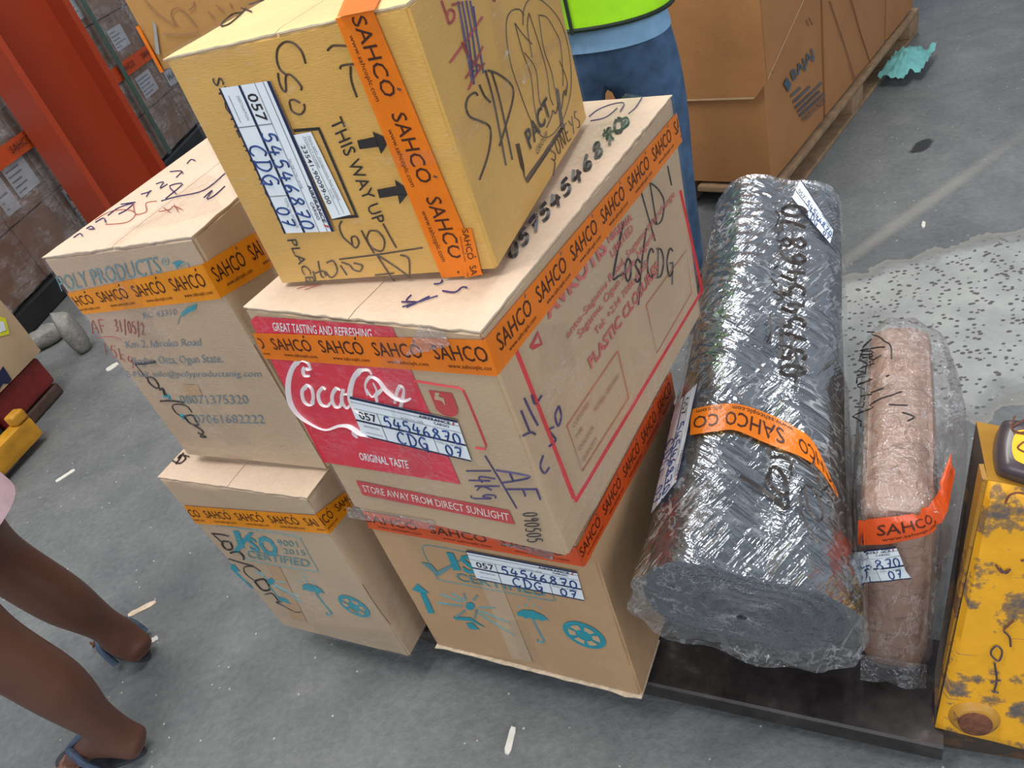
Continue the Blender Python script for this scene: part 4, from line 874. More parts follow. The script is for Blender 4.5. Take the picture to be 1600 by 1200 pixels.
text(mb, S, '23541-90099-00', (.12, .12), (.82, .12), (.12, .36), 'black_ink', 0.005, .0005); text(mb, S, 'PRODUCT NUMBER', (.04, .52), (.40, .52), (.04, .62), 'grey_line', 0, .0005); text(mb, S, 'Plant 2691  Component Assy Limited', (.04, .76), (.80, .76), (.04, .86), 'grey_line', 0, .0005)
text(mb, S, 'Lot No.', (.66, .55), (.78, .55), (.66, .65), 'grey_line', 0, .0005)
for yy in (.46, .70): patch(mb, S, [(.03, yy+.02), (.97, yy+.02), (.97, yy), (.03, yy)], 'grey_line', .0004)
mb.build('part_number_label', tB)
clear_strip([(fB['right'], z3((400, 795), (1125, 170), (1145, 225), (480, 930)))], tB)
clear_strip([(fB['right'], z3((640, 20), (720, 10), (800, 420), (720, 470)))], tB)
clear_strip([(fB['front'], zF((900, 70), (1330, 20), (1345, 90), (930, 130)))], tB)
clear_strip([(fB['front'], zB((80, 330), (600, 250), (620, 330), (110, 400)))], tB)
wrap(cB, fB, tB, ('front', 'right', 'top'), 'box_film')

# ---- upper left carton
z5 = Z(0, 250, 3.0); z2 = Z(60, 380, 3.529)
tC, mb, cC, fC = parcel('C', 'cardboard_box', 'dented tan carton with blue company address, upper left of the load', 'carton_grey_tan', 'carton_top', 4, 'carton_top', 1.6)
s = fC['front']; G = 'print_grey_blue'
text(mb, s, 'POLY PRODUCTS', *z5((292, 614), (762, 528), (262, 542)), 'print_grey_teal', 0.0)
stroke(mb, s, z5(*[(778+16*cos(a*pi/6), 474+18*sin(a*pi/6)) for a in range(13)]), .0012, 'print_grey_teal'); text(mb, s, 'R', *z5((771, 482), (785, 480), (770, 466)), 'print_grey_teal')
poly(mb, s, z5((805, 480), (840, 468), (868, 478), (848, 486), (830, 510), (822, 488)), 'print_teal'); stroke(mb, s, z5((850, 500), (880, 480), (892, 505)), .0012, 'print_grey_teal')
text(mb, s, 'LTD', *z5((690, 682), (800, 668), (684, 632)), 'print_grey_teal')
poly(mb, s, z5((850, 715), (880, 690), (925, 672), (918, 700), (880, 716), (858, 735)), 'print_teal'); stroke(mb, s, z5((835, 770), (850, 728), (870, 715)), .0012, 'print_grey_teal')
text(mb, s, 'RC 43310', *z5((676, 742), (832, 724), (670, 714)), G)
text(mb, s, 'Km-2, Idiroko Road', *z5((595, 880), (945, 868), (588, 846)), G)
text(mb, s, 'Ilogbo, Otta, Ogun State.', *z5((632, 958), (1048, 946), (620, 922)), G)
text(mb, s, 'E-Mail: info@polyproductsnig.com', *z5((598, 1014), (1228, 1014), (590, 988)), G)
text(mb, s, '08071375320', *z2((790, 884), (1165, 884), (772, 836)), G); text(mb, s, '07061682222', *z2((868, 990), (1252, 992), (852, 944)), G)
hand(mb, s, 'AF', *z5((440, 812), (515, 805), (422, 750)), .0016, 'marker_red'); hand(mb, s, '31/05/2', *z5((545, 800), (690, 818), (535, 745)), .0018, 'marker_red')
stroke(mb, s, z5((455, 832), (520, 826), (570, 838)), .0012, 'marker_red'); hand(mb, s, '15kg', *z5((490, 905), (640, 960), (478, 850)), .0014, 'marker_red')
for p, w in ((((535, 663), (590, 658), (648, 650)), .0045), (((540, 670), (572, 708), (600, 742)), .0016), (((604, 735), (640, 742), (668, 785), (650, 795), (614, 765), (604, 735)), .003), (((668, 805), (690, 800), (700, 828), (716, 835)), .0045), (((672, 868), (740, 866), (806, 876)), .0036), (((850, 930), (820, 895), (770, 885), (742, 895), (760, 930), (800, 958)), .0022), (((796, 955), (850, 945), (872, 975), (884, 1000), (840, 990), (810, 955)), .0032), (((860, 1000), (890, 1018), (912, 1040), (896, 1062), (928, 1066), (880, 1040)), .003)): stroke(mb, s, z2(*p), w, 'marker_black')
for p in (((690, 845), (720, 835), (730, 858)), ((780, 950), (800, 945), (810, 970))): stroke(mb, s, z2(*p), .005, 'print_teal')
patch(mb, s, z2((800, 775), (880, 780), (905, 840), (830, 835)), 'carton_brown_tan', .0011)
mb.build('body', tC, smooth=40); top_flaps(cC, tC, 8); wrap(cC, fC, tC, ('front', 'right'))
s = fC['top']; mb = MB()
for p in (((350, 372), (380, 352), (390, 362)), ((410, 330), (432, 318), (445, 330), (420, 332)), ((452, 300), (490, 280), (500, 300)), ((510, 268), (560, 232), (630, 210), (600, 240), (560, 262)), ((570, 215), (640, 205)), ((665, 168), (700, 158), (715, 150)), ((690, 180), (710, 150)), ((735, 120), (770, 110), (755, 140), (790, 120)), ((800, 62), (850, 58), (860, 70)), ((830, 90), (860, 60)), ((880, 25), (900, 5), (920, 10)), ((960, 185), (1000, 150), (975, 190), (1010, 175), (1060, 130)), ((760, 200), (830, 180), (960, 150), (1060, 70)), ((780, 190), (860, 120), (800, 130), (830, 165))): stroke(mb, s, z5(*p), .0022, 'marker_purple', .003)
mb.build('handwritten_name', tC); mb = MB()
for p in (((450, 290), (520, 250), (600, 240), (640, 260), (600, 300), (500, 310)), ((630, 210), (640, 260), (690, 250), (690, 210), (740, 200)), ((750, 250), (800, 240), (820, 225), (860, 240)), ((770, 230), (800, 250)), ((820, 215), (840, 250))): stroke(mb, s, z5(*p), .0014, 'marker_red', .003)
mb.build('red_scribble', tC)
tape([(fC['front'], [(106, 457), (314, 413), (343, 466), (132, 490)]), (fC['right'], [(314, 413), (398, 362), (427, 416), (343, 466)])], tC, (3.65, 1.5), start=-0.25, mat='tape_amber', textscale=1.1)
clear_strip([(fC['front'], z5((470, 430), (560, 400), (760, 850), (650, 840)))], tC)
sT = Face(fC['top'].P+fC['top'].nrm*.003, fC['top'].nrm)
clear_strip([(sT, z5((500, 405), (960, 60), (1040, 100), (560, 400)))], tC, base=.001)
clear_strip([(sT, z5((600, 330), (1000, 150), (1050, 240), (760, 320)))], tC, base=.002)
clear_strip([(fC['front'], z2((870, 890), (980, 870), (1180, 1110), (1050, 1130)))], tC)

# ---- lower left carton
z8 = Z(240, 700, 3.333)
tD, mb, cD, fD = parcel('D', 'cardboard_box', 'tan carton with teal certified stamp and umbrella, lower left of the load', 'carton_grey_tan', 'carton_top', 6, 'carton_top', 1.2)
s = fD['front']
iso_marks(mb, s, z8, [((335, 408), (350, 402), (560, 430), (745, 458), (772, 480), (820, 570), (855, 628), (845, 640), (700, 618), (500, 582), (478, 560))], ((412, 545), (440, 500), (414, 430), (434, 430), (455, 480), (500, 436), (524, 440), (470, 505), (440, 545)), ((424, 428), (446, 430), (476, 520), (452, 522)),
          ((508, 528), (560, 538), (480, 462)), ((572, 550), (662, 560), (530, 456)), ((494, 568), (818, 620), (484, 530)), [('9001', (652, 506), (756, 516), (640, 474)), ('2015', (682, 548), (796, 560), (672, 520))],
          [((400, 600), (425, 608), (452, 640), (432, 640), (520, 726), (512, 730), (418, 640), (406, 628))], (612, 692, 20), [((545, 640), (590, 676)), ((640, 688), (688, 696)), ((630, 705), (700, 740)), ((625, 712), (760, 770)), ((600, 712), (650, 770)), ((575, 660), (530, 640)), ((640, 715), (770, 800))], [((640, 770), (690, 780), (720, 812), (660, 792))],
          ((775, 712), (800, 704), (848, 716), (880, 738), (890, 756), (874, 750), (862, 756), (840, 744), (820, 746), (800, 736), (780, 738)), ((846, 750), (890, 808), (926, 852), (924, 864), (908, 866), (902, 856)), [(780, 650), (805, 665), (785, 672), (765, 688), (800, 690), (830, 690)], ((1045, 822), (1126, 850)))
for p, w in ((((303, 442), (350, 446), (396, 456)), .0034), (((312, 446), (340, 472), (370, 498)), .0024), (((362, 482), (400, 488), (412, 520), (385, 526), (360, 500), (362, 482)), .004), (((400, 545), (440, 535), (470, 560), (472, 580)), .0042), (((392, 574), (450, 592), (522, 612)), .0032), (((560, 640), (520, 615), (475, 618), (480, 650), (530, 690)), .0024), (((528, 690), (580, 680), (608, 730), (570, 735), (528, 690)), .0050), (((580, 760), (620, 755), (650, 790), (668, 800), (640, 800), (700, 830), (740, 850), (770, 850)), .0026)): stroke(mb, s, z8(*p), w, 'marker_black')
patch(mb, s, z8((585, 600), (655, 612), (800, 905), (725, 890)), 'carton_brown_tan', .0010)
stroke(mb, s, z8((1090, 705), (1150, 800), (1235, 915)), .0016, 'corrugation_dark')
mb.build('body', tD, smooth=40); top_flaps(cD, tD, 9); wrap(cD, fD, tD, ('front', 'right'))
mb = MB(); s = fD['top']
for p in (((100, 70), (140, 85), (170, 60), (150, 40), (130, 60)), ((150, 40), (190, 50)), ((120, 90), (160, 30))): stroke(mb, s, z8(*p), .003, 'marker_black', .003)
mb.build('handwriting', tD)
tape([(fD['front'], z8((160, 296), (838, 346), (918, 442), (222, 388))), (fD['right'], z8((838, 346), (1000, 222), (1040, 290), (918, 442)))], tD, (3.95, 1.2), start=-0.45, mat='tape_amber', textscale=1.1)
clear_strip([(fD['front'], z8((800, 900), (1290, 960), (1330, 1060), (900, 985)))], tD)

# ---- lower middle carton
zE = Z(540, 740, 3.077)
tE, mb, cE, fE = parcel('E', 'cardboard_box', 'tan carton with teal certified stamp under the red cola carton', 'carton_brown_tan', 'carton_top', 11, 'carton_top', 1.0)
s = fE['front']
iso_marks(mb, s, zE, [((985, 553), (1000, 590), (985, 607), (720, 558), (470, 512), (440, 494), (400, 425), (372, 362), (384, 343), (470, 354), (700, 400))], ((362, 424), (412, 432), (442, 468), (592, 392), (448, 492)), ((485, 375), (519, 380), (556, 462), (520, 462)),
          ((570, 470), (640, 480), (545, 388)), None, ((542, 512), (970, 590), (524, 474)), [], [((360, 574), (384, 570), (428, 668), (400, 671)), ((322, 555), (346, 527), (402, 572), (372, 576))], (600, 635, 22),
          [((455, 575), (560, 615)), ((513, 572), (580, 612)), ((570, 573), (582, 604)), ((635, 583), (614, 608)), ((444, 618), (560, 633)), ((640, 640), (720, 640)), ((576, 655), (528, 690)), ((632, 652), (622, 698)), ((640, 655), (788, 710)), ((640, 668), (812, 772))], [((518, 686), (600, 689), (678, 740), (600, 706), (526, 698)), ((580, 716), (612, 716), (645, 748), (598, 744))],
          ((824, 668), (850, 652), (900, 655), (950, 678), (980, 705), (962, 700), (942, 706), (925, 696), (902, 700), (885, 690), (866, 694), (848, 682), (830, 682)), ((905, 700), (930, 752), (954, 796), (948, 806), (930, 806), (925, 796)), [(833, 635), (868, 628), (882, 602), (905, 628), (933, 640)], ((1148, 774), (1252, 802)), True)
patch(mb, s, zE((640, 500), (745, 520), (900, 905), (800, 885)), 'carton_grey_tan', .0009)
mb.build('body', tE, smooth=40)
tape([(fE['front'], [(568, 797), (900, 853), (912, 884), (578, 824)]), (fE['right'], [(900, 853), (1046, 578), (1054, 622), (912, 884)])], tE, (3.0, 5.0), mat='tape_red_orange', textscale=1.1)
awb(fE['front'], zE((582, 362), (1114, 463), (1152, 605), (634, 500)), tE, base=.003)
clear_strip([(fE['front'], zE((780, 700), (860, 700), (950, 930), (850, 900)))], tE)
clear_strip([(fE['front'], zE((720, 322), (1010, 366), (1000, 410), (900, 378)))], tE, 'crumpled_tape', name='crumpled_tape')
mb = MB(); k = Vector((0, 0, -.004)); n = 30; P0, P1 = cE['FLB'], cE['FRB']; ny = fE['front'].nrm
vs_ = []
for i in range(n+1):
    p = P0.lerp(P1, i/n); j = noise.noise(p*40); e = 0.004+0.006*abs(j)
    vs_ += [p+ny*e+k*0.1, p+ny*e*0.9+k, p-ny*0.12+k, p-ny*0.12+k*0.1]
mb.add(vs_, [(4*i+a, 4*i+(a+1) % 4, 4*i+4+(a+1) % 4, 4*i+4+a) for i in range(n) for a in range(4)], 'torn_paper'); mb.build('bottom_flap', tE)
# ------------------------------------------------------------------ the wrapped double roll leaning in the gap
z4 = Z(960, 600, 2.5); zr = Z(960, 230, 2.858)
N = ond(1160, 950, 1.24); FE = ond(1216, 335, 2.05)
ax = (FE-N).normalized(); L_ = (FE-N).length
l1 = ond(1075, 905, 1.28); l2 = ond(1262, 985, 1.28)
wv = (l2-l1); wv = (wv-ax*wv.dot(ax)).normalized(); hv = ax.cross(wv)
if hv.z < 0: hv = -hv
film('end_film', gloss=0.05, haze=0.02, scale=(10, 10, 10), strength=0.6, streak=0.3, rough=0.08, fres=0.3, crease_glint=True)
film('roll_film', gloss=0.06, haze=0.03, strength=0.6, streak=0.5, rough=0.09, fres=0.30, crease_glint=True, basis=Matrix((ax, wv, hv)).to_euler())
def prof(a, half, rad, groove):
    """two rolls side by side: outline of two circles bridged, with a shallow valley between them"""
    ca, sa = cos(a), sin(a); s = half-rad
    x = s*max(-1, min(1, ca*2.2))+rad*ca; y = rad*sa
    y *= 1-groove*math.exp(-(x/(rad*0.45))**2)
    return x, y
def rollpt(t, a, off=0.0, rip=0.0, half=0.147, rad=0.098):
    taper = 1-0.04*t
    x, y = prof(a, half*taper, rad*taper, 0.14)
    l = sqrt(x*x+y*y)
    k = 1+(off+rip)/l
    return N+ax*(t*L_)+wv*(x*k)+hv*(y*k)
tR = thing('wrapped_roll', N+Vector((0.1, 0.2, -N.z+0.11)), 'dark double mat roll in glossy clear wrap, leaning between the cartons and a wrapped carton', 'roll')
mb = MB(); na = 72; rings = []
nt = 60
for i in range(nt+1):
    t = i/nt
    rings.append([rollpt(t, 2*pi*j/na, 0.0, 0.0018*noise.noise(Vector((t*9, cos(2*pi*j/na)*2, sin(2*pi*j/na)*2)))) for j in range(na)])
mb.loft(rings, 'mat_grey', cap=False)
# far end: rounded over
e = rings[-1]; c0 = N+ax*L_
rr = [e]
for k in range(1, 6):
    q = k/5*pi/2; rr.append([c0+ax*(0.04*sin(q))+(p-c0)*(0.25+0.75*cos(q)) for p in e])
mb.loft(rr, 'mat_grey', cap=True)
mb.build('mat', tR, smooth=60)
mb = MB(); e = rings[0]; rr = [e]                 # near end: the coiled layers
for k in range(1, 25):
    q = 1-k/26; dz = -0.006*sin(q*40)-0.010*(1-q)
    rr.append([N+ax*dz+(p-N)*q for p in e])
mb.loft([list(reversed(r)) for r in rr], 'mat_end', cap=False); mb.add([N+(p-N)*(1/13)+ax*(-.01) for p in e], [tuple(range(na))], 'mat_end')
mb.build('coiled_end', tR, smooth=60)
# the clear wrap
mbf = MB(); rings = []; na = 120; nt = 230
for i in range(nt+1):
    t = -0.012+1.02*i/nt; r_ = []
    for j in range(na):
        a = 2*pi*j/na; ca, sa = cos(a), sin(a)
        P0 = Vector((ca*1.3, sa*1.3, t*5))
        big = noise.noise(P0*1.6)*0.005
        ridge = 0.0016*sin(t*200+4*noise.noise(P0*2)+2*ca)*max(0, 0.5-ca)*max(0, min(1, (t-.35)*4))
        wr = (1-abs(noise.noise(Vector((ca*5+t*6, sa*5, t*13+3)))))**3*0.0030
        wr2 = (1-abs(noise.noise(Vector((ca*14, sa*14, t*30)))))**2*0.0014
        puff = 0.012*max(0, 1-t/0.10)*(0.6+0.6*noise.noise(Vector((ca*3, sa*3, 1))))
        belly = 0.000*math.exp(-((t-0.42)/0.16)**2)*max(0, -ca)
        sag = 0.020*max(0, 1-t/0.2)*max(0, -sa)*(1+noise.noise(Vector((ca*4, t*6, 0))))
        tail = 0.010*max(0, ca)*max(0, 1-t/0.22)
        r_.append(rollpt(t, a, 0.0045+big*0.6+puff+belly+tail+sag, ridge+wr+wr2))
    rings.append(r_)
e = rings[0]; ce = N-ax*0.02; caps = []
for k in range(1, 22):
    q = 1-k/22
    caps.append([ce+(p-ce)*q+ax*(-0.014*sin(q*pi)+0.0035*noise.noise(Vector((j*0.55, q*5, 0)))+(1-q)*0.006) for j, p in enumerate(e)])
mbf.loft(list(reversed(caps))+[rings[0]], 'end_film', cap=False); mbf.loft(rings, 'roll_film', cap=False)
e = rings[-1]; c0 = N+ax*(1.008*L_); rr = [e]
for k in range(1, 7):
    q = k/6*pi/2; rr.append([c0+ax*(0.045*sin(q))+(p-c0)*(0.2+0.8*cos(q)) for p in e])
mbf.loft(rr, 'roll_film', cap=True)
fo = mbf.build('clear_wrap', tR, smooth=180)
SH = Shell(mbf)
def shell_tape(parent, top, bot, words, mat='tape_orange', name='printed_tape', off=.004):
    """tape following two traced borders across a curved surface; words = (string, fraction start, end, flipped)"""
    mb = MB(); n = 40
    def along(P, u):
        k = u*(len(P)-1); i = min(int(k), len(P)-2); f = k-i
        return (P[i][0]*(1-f)+P[i+1][0]*f, P[i][1]*(1-f)+P[i+1][1]*f)
    P, Q = smoothpts(top, 6), smoothpts(bot, 6)
    class S_:
        c = None
        def at(s, u, v, o=0.0):
            a, b = along(P, max(0, min(1, u))), along(Q, max(0, min(1, u)))
            return SURF.at(a[0]*v+b[0]*(1-v), a[1]*v+b[1]*(1-v), off+o)
    SURF = parent[1]; S0 = S_(); SHT = Sheet(lambda u, v: S0.at(u, v), n, 3)
    class S1:
        c = None
        def at(s, u, v, o=0.0): return SHT.at(u, v, o)
    S = S1()
    vs_ = [S.at(i/n, j/3) for j in range(4) for i in range(n+1)]
    mb.add(vs_, [(j*(n+1)+i, j*(n+1)+i+1, (j+1)*(n+1)+i+1, (j+1)*(n+1)+i) for j in range(3) for i in range(n)], mat)
    for st, u0, u1, v0, v1 in words: text(mb, S, st, (u0, v0), (u1, v0), (u0, v1), 'tape_print', 0.004, 0.0012)
    return mb.build(name, parent[0], smooth=180)
shell_tape((tR, SH), z4((305, 105), (390, 88), (480, 84), (590, 118), (700, 172), (780, 242), (865, 432)), z4((300, 206), (390, 192), (470, 188), (580, 232), (720, 288), (800, 345), (868, 452)),
           [('SAHCO', .60, .255, .70, .18), ('CO', .20, .03, .68, .22), ('www.sahcoplc.com', .66, .30, .93, .78), ('SAHCO', .98, .68, .70, .2), ('plc.com', .22, .05, .93, .78)])
awb(SH, [(1094, 600), (1062, 752), (1020, 806), (1058, 634)], tR, base=.005, bend=True, nu=14)
awb(SH, zr((832, 150), (972, 372), (957, 440), (792, 236)), tR, base=.005, bend=True, nu=14)
mb = MB()
hand(mb, Sub(SH, zr((738, 1045), (743, 258), (850, 262), (845, 1050)), .0115, True), '05754546870', (0, 0), (1, 0), (0, 1), .0072, 'marker_black', .001, gap=.2)
mb.build('handwritten_number', tR); mb = MB()
for p in (((735, 905), (790, 915), (815, 985), (800, 1070)), ((690, 600), (720, 640)), ((690, 760), (690, 850), (672, 888)), ((715, 300), (735, 330), (715, 370)), ((735, 490), (760, 510)), ((700, 660), (745, 690), (720, 700)), ((705, 560), (725, 545)), ((720, 430), (745, 445), (735, 470))): mb = MB(); stroke(mb, SH, zr(*p), .0040, 'marker_black', .0095); mb.build('marker_dash', tR)
mb = MB()
for p, w in ((((484, 374), (560, 418), (638, 470), (660, 502), (684, 490)), .0060), (((612, 342), (590, 390), (630, 430), (668, 450), (672, 400), (640, 345), (612, 342)), .0060), (((596, 262), (604, 300), (650, 300), (690, 320), (684, 356)), .0055), (((742, 405), (724, 450), (726, 520), (760, 600), (785, 638)), .0030), (((735, 405), (770, 430), (800, 500), (790, 550), (750, 500), (735, 405)), .0036), (((760, 330), (790, 360), (820, 410), (800, 430), (780, 380)), .0040), (((772, 310), (768, 350), (800, 400)), .003)): stroke(mb, SH, z4(*p), w, 'marker_black', .0095)
mb.build('handwritten_route', tR)

# ------------------------------------------------------------------ wrapped patterned carton beside the roll
zg = Z(1250, 470, 3.0); z6 = Z(1200, 800, 3.0)
gy = radians(-33); gx = Vector((cos(gy), sin(gy), 0)); gd = Vector((-sin(gy), cos(gy), 0))
GP = onz(1446, 1057, 0.103); GW, GD, GH = 0.100, 0.44, 0.42
tG = thing('wrapped_carton', GP-gx*GW/2+gd*GD/2, 'patterned brown carton bagged in shiny clear film, beside the yellow pallet truck', 'wrapped carton')
mbg = MB(); v, f = rbox(GP, gx, gd, GW, GD, GH, 0.03, 0.006, 24); mbg.add(v, f, 'carton_pattern')
SG0 = Shell(mbg)
rg = random.Random(5)
mbg.build('body', tG, smooth=60)
def nhG(p): return 0.0035*noise.noise(p*9)+0.0035*(1-abs(noise.noise(Vector((p.x*34, p.y*34, p.z*8)))))**3+0.002*noise.noise(p*40)
mbf = MB(); v, f = rbox(GP-Vector((0, 0, 0.0))+gx*0.005-gd*0.008, gx, gd, GW+0.010, GD+0.016, GH+0.012, 0.04, 0.012, 64, nh=nhG); mbf.add(v, f, 'bag_film')
for i, p in enumerate(mbf.v):                       # the bag stands off loosely along its outer side
    r_ = p-GP; a, b, c = r_.dot(gx), r_.dot(gd)/GD, r_.z/GH
    if a > -.02: mbf.v[i] = p+gx*(.034*max(0, min(1, (a+.02)/.02))*max(0, sin(pi*max(0, min(1, b*.9+.02))))*max(0, min(1, c*1.6-.25)))
# gathered skirt of the bag along the bottom
ring = []
for i in range(81):
    u = i/80; p = GP-gx*(GW*u)-gd*0.008
    ring.append((p, 0.018+0.012*noise.noise(p*30)))
vs_ = []
for p, q in ring: vs_ += [p+Vector((0, 0, 0.05)), p-gd*(q*0.6)+Vector((0, 0, 0.022+0.006*noise.noise(p*90))), p-gd*q+Vector((0, 0, 0.004))]
mbf.add(vs_, [(3*i+a, 3*i+a+1, 3*i+a+4, 3*i+a+3) for i in range(80) for a in range(2)], 'bag_film')
mbf.build('clear_bag', tG, smooth=180)
SG = Shell(mbf)
shell_tape((tG, SG), zg((282, 1024), (400, 1012), (520, 1000), (590, 968), (650, 880), (712, 720)), zg((282, 1139), (400, 1132), (560, 1100), (630, 1060), (680, 980), (716, 800)),
           [('SAHCO', .15, .60, .34, .74), ('www.sahcoplc.com', .18, .60, .12, .24)], 'tape_red_orange')
awb(SG, z6((150, 220), (598, 148), (668, 302), (200, 362)), tG, base=.005, bend=True, nu=14)
mb = MB()
for p in (((170, 390), (230, 345), (290, 330), (390, 270)), ((170, 460), (250, 410), (340, 375)), ((175, 485), (300, 455), (400, 425)), ((120, 575), (200, 575), (310, 520), (390, 470), (480, 440)), ((160, 290), (250, 240), (320, 235), (400, 230)), ((330, 155), (390, 190), (425, 235), (430, 290)), ((240, 200), (280, 150), (260, 210), (310, 240), (350, 270), (300, 260), (350, 300)), ((160, 330), (200, 310), (260, 290), (340, 270)), ((410, 370), (425, 360)), ((420, 500), (500, 505)), ((480, 540), (530, 560), (500, 580))): stroke(mb, SG, zg(*p), .0026, 'marker_black', .007)
mb.build('handwriting', tG)

# ------------------------------------------------------------------ yellow pallet truck, forks under the load
a0 = onz(1011, 1068, 0.088); a1 = onz(1347, 1141, 0.088)
fx = (a1-a0); fx.z = 0; fx.normalize(); fd = Vector((-fx.y, fx.x, 0))
TP = onz(1452, 1152, 0.085)
tT = thing('pallet_truck', (TP.x+.1, TP.y+.1, 0), 'scratched yellow pallet truck at the right with dark steel forks under the load', 'pallet truck')
def fork(P0, length, depth, parent):
    mb = MB(); n = 12; pr = [(0.0, 0.083), (0.004, 0.088), (depth-.004, 0.088), (depth, 0.083), (depth, 0.045), (depth-.006, 0.045), (depth-.006, 0.081), (0.006, 0.081), (0.006, 0.045), (0.0, 0.045)]
    rings = []
    for i in range(n+1):
        s = -length+(length+0.02)*i/n; k = min(1, (i+1.2)/3)
        rings.append([P0+fx*s+fd*(depth/2+(d-depth/2)*(0.55+0.45*k))+Vector((0, 0, z-P0.z if z > .082 else (0.088-(0.088-z)*(0.4+0.6*k))-P0.z)) for d, z in pr])
    mb.loft(rings, 'fork_steel'); return mb.build('fork', parent, smooth=35)
fr0 = a0+fx*((TP-a0).dot(fx)); fork(fr0, 1.12, 0.20, tT); fork(fr0+fd*0.36, 1.12, 0.18, tT)
# housing: front plate leaning back, tapering upward
ty = radians(-28); tx = Vector((cos(ty), sin(ty), 0)); td = Vector((-sin(ty), cos(ty), 0)); up = Vector((0, 0, 1))
b0 = TP.copy(); tl = ond(1543, 742, ((TP-CAM).length)*0.78)
fn = None
PLW = 0.34
def plane_hit(x, y, P, n):
    d = ray(x, y); return CAM+d*((P-CAM).dot(n)/d.dot(n))
fpn = (-td+up*0.22).normalized()
q = {k: plane_hit(*px, b0, fpn) for k, px in {'bl': (1462, 1146), 'ml': (1498, 965), 'tl': (1546, 758), 'br': (1700, 1205), 'tr': (1700, 790), 'mr': (1700, 1000)}.items()}
mb = MB(); inn = -fpn*0.012; nx, ny = 26, 36; g = []
for j in range(ny+1):
    for i in range(nx+1):
        u, v = i/nx, j/ny
        lft = q['bl']*(1-v)+q['tl']*v; rgt = q['br']*(1-v)+q['tr']*v
        p = lft*(1-u)+rgt*u
        e = min(u, v, 1-v); p = p+inn*max(0, 1-e/0.035)**2+fpn*0.0016*noise.noise(p*30)
        g.append(p)
mb.add(g, [(j*(nx+1)+i, j*(nx+1)+i+1, (j+1)*(nx+1)+i+1, (j+1)*(nx+1)+i) for j in range(ny) for i in range(nx)], 'worn_yellow')
mb.add([q['bl']+inn, q['br']+inn, q['br']+inn-up*(q['br'].z-0.035), q['bl']+inn-up*(q['bl'].z-0.035)+tx*.004], [(3, 2, 1, 0)], 'worn_steel')
mb.build('front_plate', tT, smooth=60)
mb = MB(); dp = td*0.042
L0, L1 = q['bl']+inn, q['tl']+inn; L0f = L0-up*(L0.z-0.035)
side = [L0f, L0, L1, L1+dp*2.4+up*0.012, L0+dp+up*0.10, L0f+dp]
mb.add(side, [tuple(range(6))], 'worn_steel')
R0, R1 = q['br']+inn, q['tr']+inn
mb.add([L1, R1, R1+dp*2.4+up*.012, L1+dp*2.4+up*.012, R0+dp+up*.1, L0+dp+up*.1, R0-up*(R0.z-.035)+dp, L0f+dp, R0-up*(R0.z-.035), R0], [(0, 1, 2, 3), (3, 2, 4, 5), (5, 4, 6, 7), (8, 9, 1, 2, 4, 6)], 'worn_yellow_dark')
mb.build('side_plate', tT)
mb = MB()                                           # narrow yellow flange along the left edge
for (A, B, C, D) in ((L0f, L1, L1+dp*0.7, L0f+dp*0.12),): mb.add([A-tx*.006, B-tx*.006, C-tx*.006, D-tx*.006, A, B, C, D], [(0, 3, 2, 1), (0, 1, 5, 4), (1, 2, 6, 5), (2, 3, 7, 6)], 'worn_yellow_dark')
mb.build('edge_flange', tT)
# cap with the yellow sticker
cpn = (fpn*.5+up*.85).normalized(); cb_ = plane_hit(1580, 752, b0, fpn)+fpn*.012
cq = [plane_hit(*p, cb_, cpn) for p in ((1562, 646), (1690, 668), (1690, 760), (1553, 738))]
mb = MB(); cc = sum(cq, Vector())/4; n = 40; rings = []
cu = (cq[1]-cq[0]).normalized(); cv = (cq[0]-cq[3]); hv_ = cv.length/2; cv = cv.normalized(); hu = (cq[1]-cq[0]).length/2
def rr_ring(hu, hv, r, o):
    out = []
    for k in range(40):
        a = 2*pi*k/40; x = max(-1, min(1, cos(a)*1.5)); y = max(-1, min(1, sin(a)*1.5))
        X = (hu-r)*x/1.0; Y = (hv-r)*y
        out.append(cc+cu*(X+r*cos(a))+cv*(Y+r*sin(a))+cpn*o)
    return out
for o, k in ((-.05, 0), (-.018, 0), (-.008, .0015), (-.003, .005), (.0, .011)): rings.append(rr_ring(hu-k, hv_-k, .018, o))
mb.loft(rings, 'cap_dark'); mb.build('cap', tT, smooth=50)
mb = MB(); r1 = rr_ring(hu-.016, hv_-.016, .018, .0012); mb.add(r1, [tuple(range(40))], 'sticker_yellow')
S = Face(cc+cpn*.0015, cpn)
for p in (((1586, 650), (1580, 668), (1592, 676), (1606, 674)), ((1580, 668), (1600, 656), (1616, 652)), ((1600, 690), (1590, 700), (1604, 708)), ((1584, 676), (1610, 680))): stroke(mb, S, p, .0022, 'rust', .0006)
mb.build('sticker', tT)
mb = MB(); S = Face(b0, fpn)                         # pivot bolt
bc = S.at(1522, 1122, 0)
b1, b2 = tx, fpn.cross(tx)
for r0, r1, o0, o1, m in ((.036, .030, .0, .008, 'worn_yellow_dark'), (.024, .023, .006, .014, 'rust')):
    mb.loft([[bc+fpn*o0+(b1*cos(2*pi*k/28)+b2*sin(2*pi*k/28))*r0 for k in range(28)], [bc+fpn*o1+(b1*cos(2*pi*k/28)+b2*sin(2*pi*k/28))*r1 for k in range(28)], [bc+fpn*(o1+.002)+(b1*cos(2*pi*k/28)+b2*sin(2*pi*k/28))*(r1-.004) for k in range(28)]], m)
mb.build('pivot_bolt', tT, smooth=40)
mb = MB(); zt = Z(1480, 640, 3.333)
